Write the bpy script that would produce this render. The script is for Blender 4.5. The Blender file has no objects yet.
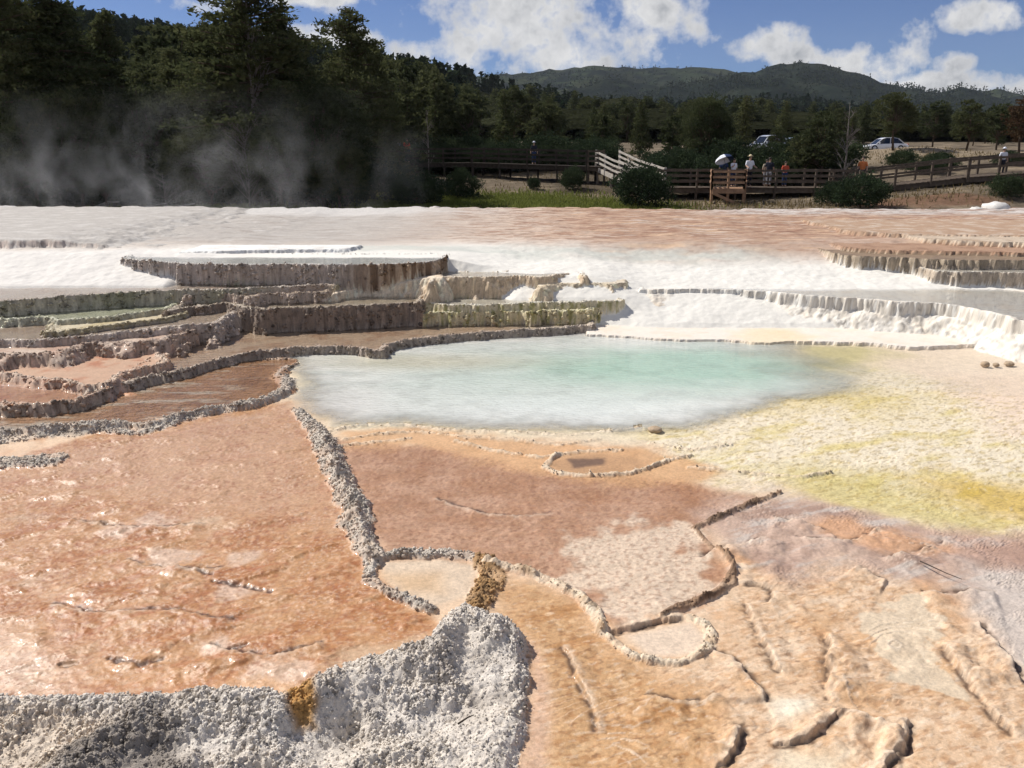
import bpy, math, random
import numpy as np
from mathutils import Vector, Matrix
random.seed(7)
R = math.radians
C = bpy.context.scene.collection
# ------------------------------------------------------------------ viewpoint
CAM_H, FPX, PITCH = 3.0, 835.0, math.atan(234 / 835.0)
CP, SP = math.cos(PITCH), math.sin(PITCH)

def ray(px, py):
    a = (px - 512.0) / FPX; b = (384.0 - py) / FPX
    return np.array([a, CP + b * SP, -SP + b * CP])

def at_z(px, py, z):            # point of the world seen at (px,py) lying at height z
    d = ray(px, py); t = (z - CAM_H) / d[2]
    return d[0] * t, d[1] * t

def at_d(px, py, y):            # point at ground distance y
    d = ray(px, py); t = y / d[1]
    return d[0] * t, y, CAM_H + d[2] * t

def Wz(pts, z):
    return np.array([at_z(px, py, z) for px, py in pts])

# ------------------------------------------------------------------ noise
_rg = np.random.RandomState(5)
_PERM = np.concatenate([_rg.permutation(1024)] * 2).astype(np.int32)
_GC = np.cos(_PERM * (2 * np.pi / 1024)).astype(np.float32); _GS = np.sin(_PERM * (2 * np.pi / 1024)).astype(np.float32)

def perlin(x, y, s=0):
    x = np.asarray(x, np.float64); y = np.asarray(y, np.float64)
    ix = np.floor(x); iy = np.floor(y); fx = (x - ix).astype(np.float32); fy = (y - iy).astype(np.float32)
    ix = (ix.astype(np.int32) + s * 37) & 1023; iy = (iy.astype(np.int32) + s * 59) & 1023
    u = fx * fx * fx * (fx * (fx * 6 - 15) + 10); v = fy * fy * fy * (fy * (fy * 6 - 15) + 10)
    p0 = _PERM[ix]; p1 = _PERM[(ix + 1) & 1023]
    def g(p, dx, dy):
        h = _PERM[p + ((iy + dy) & 1023)]
        return _GC[h] * (fx - dx) + _GS[h] * (fy - dy)
    a = g(p0, 0, 0); b = g(p1, 1, 0); c = g(p0, 0, 1); d = g(p1, 1, 1)
    a += (b - a) * u; c += (d - c) * u
    return 1.5 * (a + (c - a) * v)

def fbm(x, y, s=0, o=4, gain=.5):
    t = 0; a = 1.0; n = 0
    for i in range(o):
        t = t + a * perlin(x, y, s + i * 17); n += a
        x = x * 2.03 + 11.3; y = y * 2.03 - 7.1; a *= gain
    return t / n * 1.3

def worley(x, y, s=0):
    ix = np.floor(x).astype(np.int32); iy = np.floor(y).astype(np.int32)
    best = np.full(x.shape, 9.0)
    for dx in (-1, 0, 1):
        for dy in (-1, 0, 1):
            h = _PERM[_PERM[(ix + dx + s * 31) & 1023] + ((iy + dy) & 1023)]; h2 = _PERM[h + 511 & 1023]
            qx = ix + dx + h / 1023.0; qy = iy + dy + h2 / 1023.0
            best = np.minimum(best, (qx - x) ** 2 + (qy - y) ** 2)
    return np.sqrt(best)

def sst(a, b, x):
    t = np.clip((x - a) / (b - a), 0, 1); return t * t * (3 - 2 * t)

def lin(r, g, b):
    v = np.array([r, g, b]) / 255.0
    return np.where(v <= .04045, v / 12.92, ((v + .055) / 1.055) ** 2.4)

# ------------------------------------------------------------------ distance helpers
def dist_poly(X, Y, P, closed, md):
    out = np.full(X.shape, md); n = len(P)
    for i in range(n if closed else n - 1):
        a = P[i]; b = P[(i + 1) % n]
        m = np.nonzero((X > min(a[0], b[0]) - md) & (X < max(a[0], b[0]) + md) & (Y > min(a[1], b[1]) - md) & (Y < max(a[1], b[1]) + md))[0]
        if not len(m): continue
        px = X[m] - a[0]; py = Y[m] - a[1]; vx = b[0] - a[0]; vy = b[1] - a[1]
        t = np.clip((px * vx + py * vy) / (vx * vx + vy * vy + 1e-12), 0, 1)
        out[m] = np.minimum(out[m], np.hypot(px - t * vx, py - t * vy))
    return out

def inside(X, Y, P):
    r = np.zeros(X.shape, bool); n = len(P)
    m = np.nonzero((X > P[:, 0].min()) & (X < P[:, 0].max()) & (Y > P[:, 1].min()) & (Y < P[:, 1].max()))[0]
    x = X[m]; y = Y[m]; q = np.zeros(x.shape, bool)
    for i in range(n):
        a = P[i]; b = P[(i + 1) % n]
        if a[1] == b[1]: continue
        q ^= ((a[1] > y) != (b[1] > y)) & (x < (b[0] - a[0]) * (y - a[1]) / (b[1] - a[1]) + a[0])
    r[m] = q; return r

def sdist(X, Y, P, md):
    d = dist_poly(X, Y, P, True, md); return np.where(inside(X, Y, P), d, -d)

def smooth_line(P, n=2):
    P = np.asarray(P, float)
    for _ in range(n):
        Q = [P[0]]
        for i in range(len(P) - 1):
            Q += [P[i] * .75 + P[i + 1] * .25, P[i] * .25 + P[i + 1] * .75]
        P = np.array(Q + [P[-1]])
    return P

# ------------------------------------------------------------------ mesh helpers
def mesh_np(name, V, F, smooth=True, cols=None, attrs=None):
    V = np.ascontiguousarray(V, np.float32); F = np.ascontiguousarray(F, np.int32); k = F.shape[1]
    m = bpy.data.meshes.new(name)
    m.vertices.add(len(V)); m.vertices.foreach_set('co', V.ravel())
    m.loops.add(F.size); m.loops.foreach_set('vertex_index', F.ravel())
    m.polygons.add(len(F)); m.polygons.foreach_set('loop_start', np.arange(0, F.size, k, dtype=np.int32))
    m.polygons.foreach_set('use_smooth', np.full(len(F), smooth, bool))
    m.update(calc_edges=True)
    if cols is not None:
        a = m.attributes.new('Col', 'FLOAT_COLOR', 'POINT')
        a.data.foreach_set('color', np.c_[cols, np.ones(len(cols))].astype(np.float32).ravel())
    for kk, v in (attrs or {}).items():
        a = m.attributes.new(kk, 'FLOAT', 'POINT'); a.data.foreach_set('value', v.astype(np.float32))
    return m

def link(name, me, mat=None, parent=None):
    o = bpy.data.objects.new(name, me); C.objects.link(o)
    if mat is not None and me is not None and not me.materials: me.materials.append(mat)
    if parent is not None: o.parent = parent
    return o

def tag(o, label, cat=None, group=None, kind=None):
    o['label'] = label
    if cat: o['category'] = cat
    if group: o['group'] = group
    if kind: o['kind'] = kind
    return o

def empty(name, loc, rz=0):
    o = bpy.data.objects.new(name, None); C.objects.link(o); o.location = loc; o.rotation_euler = (0, 0, rz); o.empty_display_size = .2
    return o

class MB:                       # collects quads/tris into one mesh
    def __init__(s): s.v = []; s.f = []
    def box(s, cx, cy, cz, sx, sy, sz, rz=0):
        n = len(s.v); c, q = math.cos(rz), math.sin(rz)
        for dz in (-.5, .5):
            for dx, dy in ((-.5, -.5), (.5, -.5), (.5, .5), (-.5, .5)):
                x = dx * sx; y = dy * sy
                s.v.append((cx + x * c - y * q, cy + x * q + y * c, cz + dz * sz))
        s.f += [(n + 3, n + 2, n + 1, n), (n + 4, n + 5, n + 6, n + 7)] + [(n + i, n + (i + 1) % 4, n + 4 + (i + 1) % 4, n + 4 + i) for i in range(4)]
        return s
    def beam(s, a, b, w, h):    # rectangular bar from a to b, h along world z
        a = Vector(a); b = Vector(b); d = (b - a).normalized()
        side = d.cross(Vector((0, 0, 1)))
        side = side.normalized() if side.length > 1e-4 else Vector((1, 0, 0))
        up = side.cross(d).normalized(); n = len(s.v)
        for p in (a, b):
            for i, j in ((-1, -1), (1, -1), (1, 1), (-1, 1)):
                s.v.append(tuple(p + side * (i * w / 2) + up * (j * h / 2)))
        s.f += [(n + 3, n + 2, n + 1, n), (n + 4, n + 5, n + 6, n + 7)] + [(n + i, n + (i + 1) % 4, n + 4 + (i + 1) % 4, n + 4 + i) for i in range(4)]
        return s
    def tube(s, pts, rad, seg=6, cap=True):
        base = len(s.v); pts = [Vector(p) for p in pts]
        for i, p in enumerate(pts):
            d = (pts[min(i + 1, len(pts) - 1)] - pts[max(i - 1, 0)]).normalized()
            u = d.cross(Vector((.31, .95, .1))); u = u.normalized() if u.length > 1e-3 else Vector((1, 0, 0)); w = d.cross(u)
            for k in range(seg):
                a = 2 * math.pi * k / seg; s.v.append(tuple(p + (u * math.cos(a) + w * math.sin(a)) * rad[i]))
        for i in range(len(pts) - 1):
            for k in range(seg):
                a = base + i * seg + k; b = base + i * seg + (k + 1) % seg
                s.f.append((a, b, b + seg, a + seg))
        if cap:
            s.f.append(tuple(base + k for k in reversed(range(seg)))); s.f.append(tuple(base + (len(pts) - 1) * seg + k for k in range(seg)))
        return s
    def rings(s, rings, cap=True):
        base = len(s.v); k = len(rings[0])
        for r in rings: s.v += [tuple(p) for p in r]
        for i in range(len(rings) - 1):
            for j in range(k):
                a = base + i * k + j; b = base + i * k + (j + 1) % k
                s.f.append((a, b, b + k, a + k))
        if cap:
            s.f.append(tuple(base + j for j in reversed(range(k)))); s.f.append(tuple(base + (len(rings) - 1) * k + j for j in range(k)))
        return s
    def mesh(s, name, smooth=False):
        m = bpy.data.meshes.new(name); m.from_pydata(s.v, [], s.f); m.update()
        if smooth: m.polygons.foreach_set('use_smooth', np.full(len(m.polygons), True))
        return m
    def build(s, name, mat, parent=None, smooth=False):
        return link(name, s.mesh(name, smooth), mat, parent)

# ------------------------------------------------------------------ materials
def new_mat(name):
    m = bpy.data.materials.new(name); m.use_nodes = True
    nt = m.node_tree; return m, nt, nt.nodes, nt.links, nt.nodes['Principled BSDF']

def noise_node(N, L, vec, scale, detail=4, rough=.55):
    n = N.new('ShaderNodeTexNoise'); n.inputs['Scale'].default_value = scale; n.inputs['Detail'].default_value = detail; n.inputs['Roughness'].default_value = rough
    L.new(vec, n.inputs['Vector']); return n.outputs['Fac']

def math_node(N, L, op, a, b=None, c=None, clamp=False):
    n = N.new('ShaderNodeMath'); n.operation = op; n.use_clamp = clamp
    for i, v in enumerate((a, b, c)):
        if v is None: continue
        if isinstance(v, (int, float)): n.inputs[i].default_value = v
        else: L.new(v, n.inputs[i])
    return n.outputs[0]

def mix_col(N, L, fac, a, b, mode='MIX'):
    n = N.new('ShaderNodeMix'); n.data_type = 'RGBA'; n.blend_type = mode
    for sock, v in ((n.inputs[0], fac), (n.inputs[6], a), (n.inputs[7], b)):
        if isinstance(v, (int, float)): sock.default_value = v
        elif isinstance(v, (tuple, list, np.ndarray)): sock.default_value = tuple(v)[:3] + (1,)
        else: L.new(v, sock)
    return n.outputs[2]

def map_range(N, L, v, a, b, c, d):
    n = N.new('ShaderNodeMapRange'); L.new(v, n.inputs[0])
    for i, q in enumerate((a, b, c, d)): n.inputs[i + 1].default_value = q
    return n.outputs[0]

def simple_mat(name, col, rough=.8, var=.25, scale=6, spec=.3, metal=0, bump=0, coat=0):
    m, nt, N, L, B = new_mat(name)
    tc = N.new('ShaderNodeTexCoord')
    n = noise_node(N, L, tc.outputs['Object'], scale, 4)
    f = map_range(N, L, n, .25, .75, 1 - var, 1 + var)
    cc = mix_col(N, L, 1.0, col, (1, 1, 1), 'MULTIPLY')
    g = N.new('ShaderNodeVectorMath'); g.operation = 'SCALE'; L.new(cc, g.inputs[0]); L.new(f, g.inputs['Scale'])
    L.new(g.outputs[0], B.inputs['Base Color'])
    B.inputs['Roughness'].default_value = rough; B.inputs['Specular IOR Level'].default_value = spec; B.inputs['Metallic'].default_value = metal
    B.inputs['Coat Weight'].default_value = coat
    if bump:
        b = N.new('ShaderNodeBump'); b.inputs['Strength'].default_value = bump; b.inputs['Distance'].default_value = .02
        L.new(n, b.inputs['Height']); L.new(b.outputs[0], B.inputs['Normal'])
    return m

def travertine_mat():
    m, nt, N, L, B = new_mat('travertine')
    geo = N.new('ShaderNodeNewGeometry'); P = geo.outputs['Position']
    col = N.new('ShaderNodeAttribute'); col.attribute_name = 'Col'
    wet = N.new('ShaderNodeAttribute'); wet.attribute_name = 'wet'
    grn = N.new('ShaderNodeAttribute'); grn.attribute_name = 'grain'
    n1 = noise_node(N, L, P, 38, 6, .65); n2 = noise_node(N, L, P, 7, 5, .6); n3 = noise_node(N, L, P, 150, 3, .6)
    f = math_node(N, L, 'ADD', map_range(N, L, n1, .3, .7, -.20, .20), map_range(N, L, n2, .3, .7, -.10, .10))
    f = math_node(N, L, 'ADD', f, map_range(N, L, n3, .3, .7, -.14, .14))
    f = math_node(N, L, 'MULTIPLY', f, map_range(N, L, grn.outputs['Fac'], .1, .45, .22, 1.0))
    f = math_node(N, L, 'ADD', f, 1.0)
    g = N.new('ShaderNodeVectorMath'); g.operation = 'SCALE'; L.new(col.outputs['Color'], g.inputs[0]); L.new(f, g.inputs['Scale'])
    L.new(g.outputs[0], B.inputs['Base Color'])
    r = map_range(N, L, wet.outputs['Fac'], 0, 1, .92, .22)
    r = math_node(N, L, 'ADD', r, map_range(N, L, n1, .3, .7, -.06, .10), clamp=True)
    L.new(r, B.inputs['Roughness'])
    B.inputs['Specular IOR Level'].default_value = .35
    cw = map_range(N, L, wet.outputs['Fac'], .3, .8, 0, .38); L.new(math_node(N, L, 'MULTIPLY', cw, map_range(N, L, n2, .38, .56, .35, 1.0), clamp=True), B.inputs['Coat Weight']); B.inputs['Coat Roughness'].default_value = .07; B.inputs['Coat IOR'].default_value = 1.36
    hh = math_node(N, L, 'ADD', math_node(N, L, 'MULTIPLY', n1, .7), math_node(N, L, 'MULTIPLY', n3, .45))
    b = N.new('ShaderNodeBump'); b.inputs['Distance'].default_value = .012
    L.new(grn.outputs['Fac'], b.inputs['Strength'])
    L.new(hh, b.inputs['Height']); L.new(b.outputs[0], B.inputs['Normal'])
    return m

def water_mat(name, milky):
    m, nt, N, L, B = new_mat(name); N.remove(B)
    out = N['Material Output']
    geo = N.new('ShaderNodeNewGeometry')
    mp = N.new('ShaderNodeMapping'); mp.inputs['Scale'].default_value = (1, 1.7, 1); L.new(geo.outputs['Position'], mp.inputs[0])
    n1 = noise_node(N, L, mp.outputs[0], 9, 3, .55); n2 = noise_node(N, L, mp.outputs[0], 34, 2, .5)
    hh = math_node(N, L, 'ADD', n1, math_node(N, L, 'MULTIPLY', n2, .35))
    bp = N.new('ShaderNodeBump'); bp.inputs['Strength'].default_value = .55; bp.inputs['Distance'].default_value = .02; L.new(hh, bp.inputs['Height'])
    gl = N.new('ShaderNodeBsdfGlossy'); gl.inputs['Roughness'].default_value = .06; L.new(bp.outputs[0], gl.inputs['Normal'])
    tr = N.new('ShaderNodeBsdfTransparent'); tr.inputs['Color'].default_value = (.985, .985, .975, 1)
    base = tr.outputs[0]
    if milky:
        at = N.new('ShaderNodeAttribute'); at.attribute_name = 'Col'
        op = N.new('ShaderNodeAttribute'); op.attribute_name = 'opac'
        df = N.new('ShaderNodeBsdfDiffuse')
        n4 = noise_node(N, L, mp.outputs[0], 2.2, 6, .65)
        f = map_range(N, L, n4, .3, .7, .92, 1.06)
        f2 = math_node(N, L, 'MULTIPLY', f, map_range(N, L, n2, .25, .75, .95, 1.05))
        g = N.new('ShaderNodeVectorMath'); g.operation = 'SCALE'; L.new(at.outputs['Color'], g.inputs[0]); L.new(f2, g.inputs['Scale'])
        L.new(g.outputs[0], df.inputs['Color']); L.new(bp.outputs[0], df.inputs['Normal'])
        mx = N.new('ShaderNodeMixShader'); L.new(op.outputs['Fac'], mx.inputs[0]); L.new(tr.outputs[0], mx.inputs[1]); L.new(df.outputs[0], mx.inputs[2])
        base = mx.outputs[0]
    fr = N.new('ShaderNodeFresnel'); fr.inputs['IOR'].default_value = 1.33; L.new(bp.outputs[0], fr.inputs['Normal'])
    ff = fr.outputs[0]
    if milky: ff = math_node(N, L, 'MULTIPLY', ff, map_range(N, L, op.outputs['Fac'], .03, .35, 0, 1))
    mx2 = N.new('ShaderNodeMixShader'); L.new(ff, mx2.inputs[0]); L.new(base, mx2.inputs[1]); L.new(gl.outputs[0], mx2.inputs[2])
    L.new(mx2.outputs[0], out.inputs['Surface'])
    return m

def ground_mat(name):
    m, nt, N, L, B = new_mat(name)
    geo = N.new('ShaderNodeNewGeometry'); P = geo.outputs['Position']
    col = N.new('ShaderNodeAttribute'); col.attribute_name = 'Col'
    n1 = noise_node(N, L, P, 2.2, 6, .7); n2 = noise_node(N, L, P, 14, 4, .6)
    f = math_node(N, L, 'ADD', map_range(N, L, n1, .3, .7, -.3, .3), map_range(N, L, n2, .3, .7, -.2, .2)); f = math_node(N, L, 'ADD', f, 1.0)
    g = N.new('ShaderNodeVectorMath'); g.operation = 'SCALE'; L.new(col.outputs['Color'], g.inputs[0]); L.new(f, g.inputs['Scale'])
    L.new(g.outputs[0], B.inputs['Base Color']); B.inputs['Roughness'].default_value = .95; B.inputs['Specular IOR Level'].default_value = .1
    b = N.new('ShaderNodeBump'); b.inputs['Strength'].default_value = .8; b.inputs['Distance'].default_value = .15
    L.new(n1, b.inputs['Height']); L.new(b.outputs[0], B.inputs['Normal'])
    return m

def leaf_mat(name, c1, c2, trans=.25):
    m, nt, N, L, B = new_mat(name); N.remove(B); out = N['Material Output']
    oi = N.new('ShaderNodeObjectInfo'); geo = N.new('ShaderNodeNewGeometry'); tc = N.new('ShaderNodeTexCoord')
    n = noise_node(N, L, tc.outputs['Object'], .9, 3, .6)
    f = math_node(N, L, 'ADD', map_range(N, L, n, .3, .7, 0, 1), math_node(N, L, 'SUBTRACT', math_node(N, L, 'MULTIPLY', oi.outputs['Random'], .8), .4), clamp=True)
    f = math_node(N, L, 'ADD', math_node(N, L, 'MULTIPLY', f, .7), math_node(N, L, 'MULTIPLY', geo.outputs['Random Per Island'], .3), clamp=True)
    cc = mix_col(N, L, f, c1, c2)
    d = N.new('ShaderNodeBsdfDiffuse'); L.new(cc, d.inputs['Color'])
    t = N.new('ShaderNodeBsdfTranslucent'); L.new(cc, t.inputs['Color'])
    mx = N.new('ShaderNodeMixShader'); mx.inputs[0].default_value = trans
    L.new(d.outputs[0], mx.inputs[1]); L.new(t.outputs[0], mx.inputs[2]); L.new(mx.outputs[0], out.inputs['Surface'])
    return m

M_TRAV = travertine_mat(); M_WATER = water_mat('shallow_water', False); M_MILK = water_mat('milky_water', True); M_GROUND = ground_mat('soil')
M_NEEDLE = leaf_mat('conifer_needles', (.046, .060, .028), (.115, .122, .056), .35)
M_JUNI = leaf_mat('juniper_leaves', (.044, .058, .028), (.105, .112, .054), .35)
M_SHRUB = leaf_mat('shrub_leaves', (.030, .046, .026), (.060, .078, .040))
M_FARN = leaf_mat('far_needles', (.018, .030, .018), (.034, .046, .024), .1)  # far forest kept dark, cloud shadow held in its colour
M_RUST = leaf_mat('rusty_leaves', (.09, .052, .034), (.07, .055, .03))
M_BARK = simple_mat('bark', (.10, .075, .055), .95, .4, 9, .1)
M_DEAD = simple_mat('grey_dead_wood', (.34, .31, .28), .95, .3, 9, .1)
M_DEADB = simple_mat('bark_less_wood', (.17, .15, .135), .95, .3, 9, .1)
M_WOOD = simple_mat('weathered_boards', (.26, .21, .17), .85, .35, 5, .2)
M_WOODD = simple_mat('shade_tone_boards', (.115, .09, .07), .9, .35, 5, .15)  # same wood as weathered_boards, darkened to paint in railing shade
M_WOOD2 = simple_mat('reddish_boards', (.34, .21, .13), .85, .3, 5, .2)
M_GRASS = leaf_mat('green_grass', (.13, .16, .035), (.22, .24, .07), .35)
M_DRY = leaf_mat('dry_grass', (.17, .13, .07), (.25, .20, .10), .3)
exec_parts = True
# ================================================================== TERRACES (one height field, cut into pieces)
yy = []
def pyrows(p0, p1, step):
    return [at_z(512, p, 0)[1] for p in np.arange(p0, p1, -step)]
yy += pyrows(980, 372, .98)
y0 = yy[-1]; yy += list(np.arange(y0 + .017, 17.2, .017)); yy += list(np.linspace(yy[-1] + .03, 31.5, 250))
yy = np.array(yy)
uu = np.concatenate([np.linspace(-1.2, -.665, 130), np.linspace(-.66, .66, 970), np.linspace(.665, 1.2, 130)])
GY, GU = np.meshgrid(yy, uu, indexing='ij')
GX = GU * (GY * CP + CAM_H * SP)
nr, nc = GX.shape
X = GX.ravel(); Y = GY.ravel()
NV = len(X)
# shared noises
wob = fbm(X * 1.3, Y * 1.3, 1, 4)
wob2 = fbm(X * 5, Y * 5, 5, 4)
wob3 = fbm(X * 16, Y * 16, 9, 3)
big = fbm(X * .35, Y * .35, 21, 4)

floor_z = np.interp(Y, [3, 5, 7.2, 8.6, 9.4], [-.20, -.16, -.11, -.03, -.02]) + .012 * wob + .004 * wob2
# upper gentle surface
left = 1 - sst(-3, 3, X)
mid = sst(-6.3, -5.4, X) * sst(.2, -1.6, X)
slope = .15 + .11 * left
Ul = np.interp(Y, [13.5, 14.6, 15.0, 16.6, 40], [-.4, .45, .66, 1.03, 1.03]); Ur = np.interp(Y, [13.2, 14.3, 15.4, 19.2, 40], [-.5, .10, .43, 1.0, 1.0]); U = Ur + (Ul - Ur) * left
Um = .98 - 1.3 * np.clip(16.3 + .1 * wob - Y, 0, 40)
Uc = np.interp(Y, [14.0, 15.0, 15.7, 16.9, 19.2, 40], [-.3, .43, .72, .80, 1.0, 1.0]); U = U + (Uc - U) * sst(-2.5, -1.6, X) * sst(2.8, 1.2, X)
U = U + (Um - U) * mid
U = U + .010 * np.clip(Y - 19.2, 0, 12) + (.03 * wob + .01 * wob2) * (1 - .6 * mid) + .05 * big * sst(15.5, 19, Y)
U = np.where(Y < 13.0, -9, U)
back = sst(26.5, 29.5, Y + .8 * fbm(X * .3, Y * .3, 33, 3))
U = U + .10 * sst(21, 27, Y) * fbm(X * .22, Y * .15, 34, 4) + .06 * back - 1.1 * sst(28.3, 31.0, Y + .8 * wob)
H = np.maximum(floor_z, U)
owner = np.where(U > floor_z, 1, 0)          # 0 floor, 1 upper surface, k+2 terrace k
wallm = np.zeros(NV); rimm = np.zeros(NV)
insd = {}

def close_back(P, lx=None, rx=None, by=24):
    P = smooth_line(P, 2)
    return np.vstack([P, [[P[-1][0] if rx is None else rx, by], [P[0][0] if lx is None else lx, by]]])

TER = {}
bulge = np.zeros(NV); _m = np.nonzero((Y > 8) & (Y < 16.5))[0]; bulge[_m] = .035 * (.6 - worley(X[_m] * 5 + .5 * wob2[_m], Y[_m] * 5, 31)) + .028 * (.6 - worley(X[_m] * 13, Y[_m] * 9, 32))
n40b = fbm(X * 1.9, Y * 1.9, 47, 3); n40 = fbm(X * 4, Y * 4, 40, 3); n43 = fbm(X * 11, Y * 3.5, 43, 3)
def terrace(name, pts, z, steep=.05, rim=.025, depth=.035, scal=.03, toe=0., toew=.5, poly=None, rimw=.07, flute=.006, lx=None, rx=None, by=24, wscale=4, rough=0, tilt=0., bul=1.):
    """raised basin: top edge traced at height z, near-vertical wall, optional sloping apron below it"""
    global H, owner
    P = close_back(Wz(pts, z), lx, rx, by) if poly is None else poly
    md = 2.6
    s = sdist(X, Y, P, md)
    s = s + scal * 1.5 * n40 + flute * n43 + (.022 * wob2 + .012 * wob3 + bulge) * bul
    if by < 20: s = np.where((s > 0) & (Y > by - .4), np.maximum(s, .3), s)
    o = np.clip(-s, 0, None)
    tz = toe if not callable(toe) else toe(X, Y)
    drop = (o / (steep * np.clip(1.15 + .8 * n40b + rough * np.clip(n40b + .15 + .4 * n40, 0, 1), .5, 6))) ** 1.35 * .26
    if np.any(np.asarray(tz) > 0):               # apron: steep part down to (z - tz) then gentle
        lim = z - 0 * X - tz
        st = (z - tz)
        d2 = st * 0 + drop
        hh = z - np.minimum(d2, tz) - np.clip(o - steep * 1.2, 0, None) / toew * (z - tz)
    else:
        hh = z - drop
    rim = rim * .5
    hi = z - depth * sst(.03, .16, s) + rim * np.exp(-((s - .035) / rimw) ** 2) * (1 + .8 * wob2) + .004 * wob2
    hh = np.where(s > 0, hi, hh + rim * np.exp(-((s - .035) / rimw) ** 2) * (s > -.1))
    hh = hh + tilt
    m = hh > H
    H = np.where(m, hh, H); k = len(TER) + 2
    owner = np.where(m, k, owner)
    TER[name] = (k, z, s)

terrace('E', [(-400, 440), (-60, 437), (0, 433), (30, 431), (60, 428), (100, 425), (125, 425), (150, 424), (175, 418), (200, 412), (225, 408), (250, 405), (270, 399), (285, 394), (291, 387), (287, 380), (281, 374)], .02, .06, .02, .015, rimw=.11, by=12, rough=5)
terrace('apron', [(588, 334), (610, 335), (640, 337), (690, 340), (715, 339), (735, 340), (760, 343), (790, 341), (815, 341), (840, 342), (880, 343), (905, 347), (935, 346), (960, 345), (1000, 343), (1100, 342), (1500, 341)], .035, .03, .0, .0, .03, flute=.01, by=16)
terrace('A', [(70, 404), (100, 394), (118, 386), (140, 380), (180, 372), (200, 366), (230, 357), (270, 351), (310, 348), (345, 347), (372, 351), (385, 353), (385, 346), (400, 342), (420, 339), (470, 334), (520, 331), (560, 329), (593, 326)], .10, .05, .05, .04, rimw=.09, rough=1)
terrace('PL', [(-80, 405), (0, 404), (40, 405), (75, 402), (100, 393), (112, 386), (118, 379)], .12, .07, .04, .04, .06, lx=-16, rough=5)
terrace('mound', [(-80, 374), (0, 373), (30, 380), (65, 381), (85, 387), (100, 386), (118, 380), (121, 374), (150, 368), (166, 364), (166, 358), (156, 352), (172, 348), (190, 342), (196, 338)], .165, .05, .045, .03, .04, lx=-16, rough=5)
terrace('wall2', [(-80, 357), (0, 355), (40, 354), (70, 351), (76, 346), (100, 343), (130, 344), (160, 340), (185, 334), (200, 328)], .30, .09, .03, .03, .05, lx=-16, rough=5)
terrace('w1', [(-60, 341), (0, 340), (40, 341), (75, 338), (120, 333), (170, 327), (215, 324)], .36, .05, .03, .03, lx=-16, rough=5)
terrace('w2', [(-60, 320), (0, 320), (30, 318), (46, 317), (55, 321), (90, 319), (125, 315), (150, 312), (166, 309)], .445, .05, .03, .03, lx=-16, rough=2)
terrace('w3', [(46, 333), (75, 330), (105, 326), (140, 322), (170, 318), (185, 313)], .40, .04, .02, .02, lx=-12, rough=2)
terrace('B', [(165, 312), (190, 307), (212, 306), (222, 303), (240, 306), (255, 309), (268, 310), (290, 308), (340, 307), (380, 305), (410, 303), (419, 304)], .46, .06, .03, .05, rough=.6)
terrace('B2', [(417, 303), (435, 304), (450, 306), (500, 305), (535, 303), (560, 303), (600, 302), (622, 301)], .40, .06, .03, .03, .05, rough=.4)
terrace('green', [(415, 314), (440, 314), (470, 313), (505, 312), (530, 314), (545, 311), (570, 312), (600, 310)], .28, .07, .05, .01, .09, rough=.4)
terrace('C', [(-80, 303), (0, 302), (60, 297), (120, 293), (160, 291), (200, 290), (225, 290), (260, 288), (300, 286), (325, 285), (334, 286)], .66, .06, .025, .05, lx=-16, by=18)
terrace('lump', [(186, 296), (200, 293), (225, 293), (235, 297), (250, 298), (262, 295), (300, 294), (329, 292)], .58, .08, .04, .02, .09)
terrace('cream', [(333, 294), (341, 291), (360, 289), (390, 289), (420, 288), (440, 290)], .56, .12, .0, .0, .05, by=15.4, tilt=.22 * sst(-2.7, -1.3, X))
terrace('M1', [(430, 282), (441, 277), (460, 277), (500, 277), (520, 276), (545, 277), (560, 274), (578, 271), (584, 276)], .75, .09, .01, .02, .05, by=16.1, rough=.4)
terrace('M2', [(540, 287), (555, 284), (590, 283), (615, 284), (626, 282)], .62, .12, .0, .0, .06, by=15.9, rough=.4)
terrace('R1', [(640, 290), (700, 289), (760, 291), (800, 295), (830, 297), (860, 299), (900, 302), (930, 303), (960, 306), (985, 311), (1005, 316), (1024, 322), (1100, 334), (1250, 346), (1500, 352)], .50, .06, .015, .04, .05,
        toe=lambda x, y: .07 + .13 * sst(2.5, 4.8, x) + .03 * wob, toew=.95 - .6 * sst(3.6, 5.6, X), flute=.035, bul=.25)
terrace('R2b', [(880, 258), (905, 263), (925, 269), (945, 272), (990, 272), (1030, 273), (1100, 275), (1450, 277)], .76, .06, .01, .02, .04, flute=.04, rx=32)
terrace('R2', [(822, 250), (845, 256), (880, 257), (915, 258), (940, 260), (1000, 260), (1100, 261), (1450, 262)], .92, .05, .01, .02, .05, flute=.05, rx=32)
terrace('D', [(122, 258), (150, 262), (200, 264), (250, 265), (300, 264), (340, 265), (400, 264), (432, 262), (445, 258)], 1.0, .045, .015, .03, .04, flute=.03, by=16.9, rough=.3)
terrace('UW', [(180, 252), (215, 251), (250, 250), (300, 249), (345, 249), (358, 246)], 1.05, .12, .0, .0, .04, flute=.03, by=18)
terrace('UL', [(-80, 239), (0, 240), (60, 239), (110, 240), (160, 239), (210, 236), (300, 232)], 1.20, .16, .0, .0, .05, lx=-22, by=34, rough=1, tilt=-.24 * sst(-10.2, -6.8, X + wob) - 1.1 * sst(28.0, 31.0, Y + .8 * wob))
terrace('UR', [(842, 247), (870, 250), (920, 251), (980, 252), (1060, 254), (1450, 256)], .97, .05, .01, .0, .06, rx=34)
terrace('UR2', [(905, 236), (940, 240), (990, 242), (1060, 244), (1450, 246)], 1.07, .10, .01, .0, .1, rx=34)
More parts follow.
